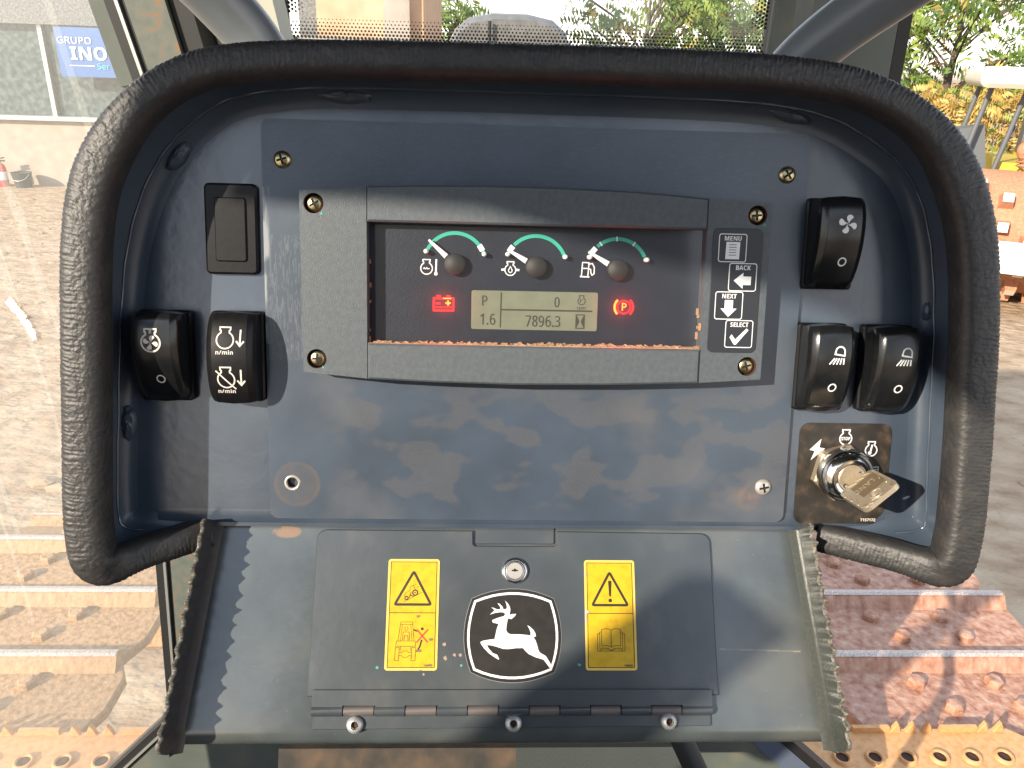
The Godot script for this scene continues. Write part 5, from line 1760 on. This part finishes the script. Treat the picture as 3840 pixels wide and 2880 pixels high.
	g.box(Vector3(0, 0.42, 0.0), Vector3(0.54, 0.14, 0.5)); g.box(Vector3(0, 0.18, 0.05), Vector3(0.3, 0.36, 0.3))
	part(st, "seat_cushion", g.done(), M.seat)


func spline_pt(p: Vector2, _b: Vector3) -> Vector2:
	return p


func add_grouser(pad: Node, body: Material):
	var g := Mesher.new(1.0)
	g.prism(V2([-0.034, -0.002, 0.026, -0.002, 0.012, 0.022, 0.006, 0.030, -0.006, 0.032, -0.014, 0.026]), -0.265, 0.265, 0.0, true)
	var gr := part(pad, "grouser", g.done(), body)
	gr.transform = Transform3D(Basis(Vector3(0, 1, 0), Vector3(0, 0, 1), Vector3(1, 0, 0)), Vector3(0, 0.10, 0))
	g = Mesher.new(1.0)
	g.prism(V2([-0.0115, 0.0285, -0.006, 0.0318, 0.0050, 0.0300, 0.0062, 0.0314, -0.006, 0.0334, -0.0128, 0.0296]), -0.262, 0.262, 0.0, true)
	var wear := part(pad, "worn_ridge", g.done(), M.polished)
	wear.transform = gr.transform


func add_bolt(pad: Node, q: Array, s: float, body: Material):
	var g := Mesher.new(1.0)
	var hex := PackedVector2Array()
	var a0 := rng.randf()
	for k in 6: hex.append(Vector2(q[0] * s, q[1]) + Vector2.from_angle(TAU * k / 6 + a0) * 0.019)
	g.prism(hex, -0.001, 0.017, 0.004)
	part(pad, "bolt", g.done(), body)


func build_tracks():
	for s in [-1.0, 1.0]:
		var t := thing("crawler_track", "dusty left crawler track with steel grousers and bolts" if s < 0 else "reddish rusty right crawler track with worn grousers and bolts", "crawler track", place(s * 1.08, 0.2, -0.9), "crawler tracks of the bulldozer")
		var b := Vector3(s * 1.08, 0.2, -0.9)
		var body: Material = M.dusty_steel if s < 0 else M.rusty
		for i in 8:
			var z := -0.665 - 0.215 * i
			var y := 1.15
			var tilt := 0.0
			if z < -1.36:
				var a := (-1.36 - z) / 0.45
				y = 1.15 - 0.45 * (1.0 - cos(a)); tilt = -a; z = -1.36 - 0.45 * sin(a)
			var tr := Transform3D(Basis(Vector3.RIGHT, tilt), Vector3(s * 1.05, y, z) - b)
			# pad plate, one outer corner cut away
			var o := V2([-0.26, -0.10, 0.22, -0.10, 0.27, -0.03, 0.27, 0.115, -0.26, 0.115, -0.29, 0.06, -0.29, -0.03]) 
			var fl := PackedVector2Array()
			for p in o: fl.append(Vector2(p.x * s, p.y))
			var up := Basis(Vector3.RIGHT, -PI / 2)
			var pm := Mesher.new(1.0)
			pm.prism(fl, -0.022, 0.0, 0.004)
			var pad := part(t, "track_pad", pm.done(), body)
			pad.transform = tr * Transform3D(up, Vector3.ZERO)
			# in the pad's frame: x across, y forward, z up
			if i > 0: add_grouser(pad, body)
			for q in [[-0.10, 0.035], [0.075, 0.035], [-0.055, -0.035], [0.095, -0.035]]:
				add_bolt(pad, q, s, body)
	# perforated steps beside the cab
	for s in [-1.0, 1.0]:
		var c := Vector3(-0.80, 1.17, -0.62) if s < 0 else Vector3(0.86, 1.17, -0.62)
		var t := thing("step_plate", "orange perforated step plate at lower left, outside the cab glass" if s < 0 else "orange perforated step plate at lower right with toothed front edge", "step plate", place(c.x, c.y, c.z), "perforated steps beside the cab")
		var g := Mesher.new(1.0)
		var o := V2([-0.24, -0.30, 0.30, -0.30, 0.30, 0.07, 0.20, 0.155, -0.24, 0.155]) if s > 0 else V2([-0.40, -0.30, 0.24, -0.30, 0.24, 0.155, -0.40, 0.155])
		var holes := []
		for i in 7:
			var hx := -0.17 + i * 0.064 if s > 0 else -0.25 + i * 0.07
			if s > 0 and i > 5: continue
			holes.append(Vector2(hx, 0.085))
		g.prism(o, -0.006, 0.0)
		var pl := part(t, "tread_sheet", g.done(), M.orange)
		pl.rotation.x = -PI / 2
		for h in holes:
			g = Mesher.new(1.0, Vector3.ZERO, true)
			g.lathe(Vector3(h.x, h.y, 0), [Vector2(0.019, 0.0), Vector2(0.0165, 0.006), Vector2(0.0135, 0.007), Vector2(0.0115, 0.003)], 20)
			part(pl, "raised_hole_rim", g.done(), M.orange)
			g = Mesher.new(1.0); g.z = 0.0015
			g.disc(h, 0.0125, 16)
			part(pl, "hole", g.done(), M.rust_hole)
		for i in 3:
			for k in 3:
				var x := -0.215 + i * 0.18 + k * 0.032 if s > 0 else -0.36 + i * 0.19 + k * 0.032
				if s > 0 and x > 0.19: continue
				g = Mesher.new(1.0)
				g.prism(V2([-0.012, -0.002, 0.012, -0.002, 0.006, 0.016, 0.001, 0.024, -0.004, 0.014]), -0.004, 0.004, 0.001, true)
				var tooth := part(pl, "tooth", g.done(), M.orange)
				tooth.transform = Transform3D(Basis(Vector3(1, 0, 0), Vector3(0, 0, 1), Vector3(0, -1, 0)), Vector3(x, 0.15, 0.0))
			var x2 := -0.115 + i * 0.18 if s > 0 else -0.265 + i * 0.19
			if s > 0 and x2 > 0.12: continue
			g = Mesher.new(1.0)
			g.box(Vector3(x2 + 0.03, 0.151, 0.006), Vector3(0.075, 0.008, 0.012))
			part(pl, "folded_tab", g.done(), M.orange)
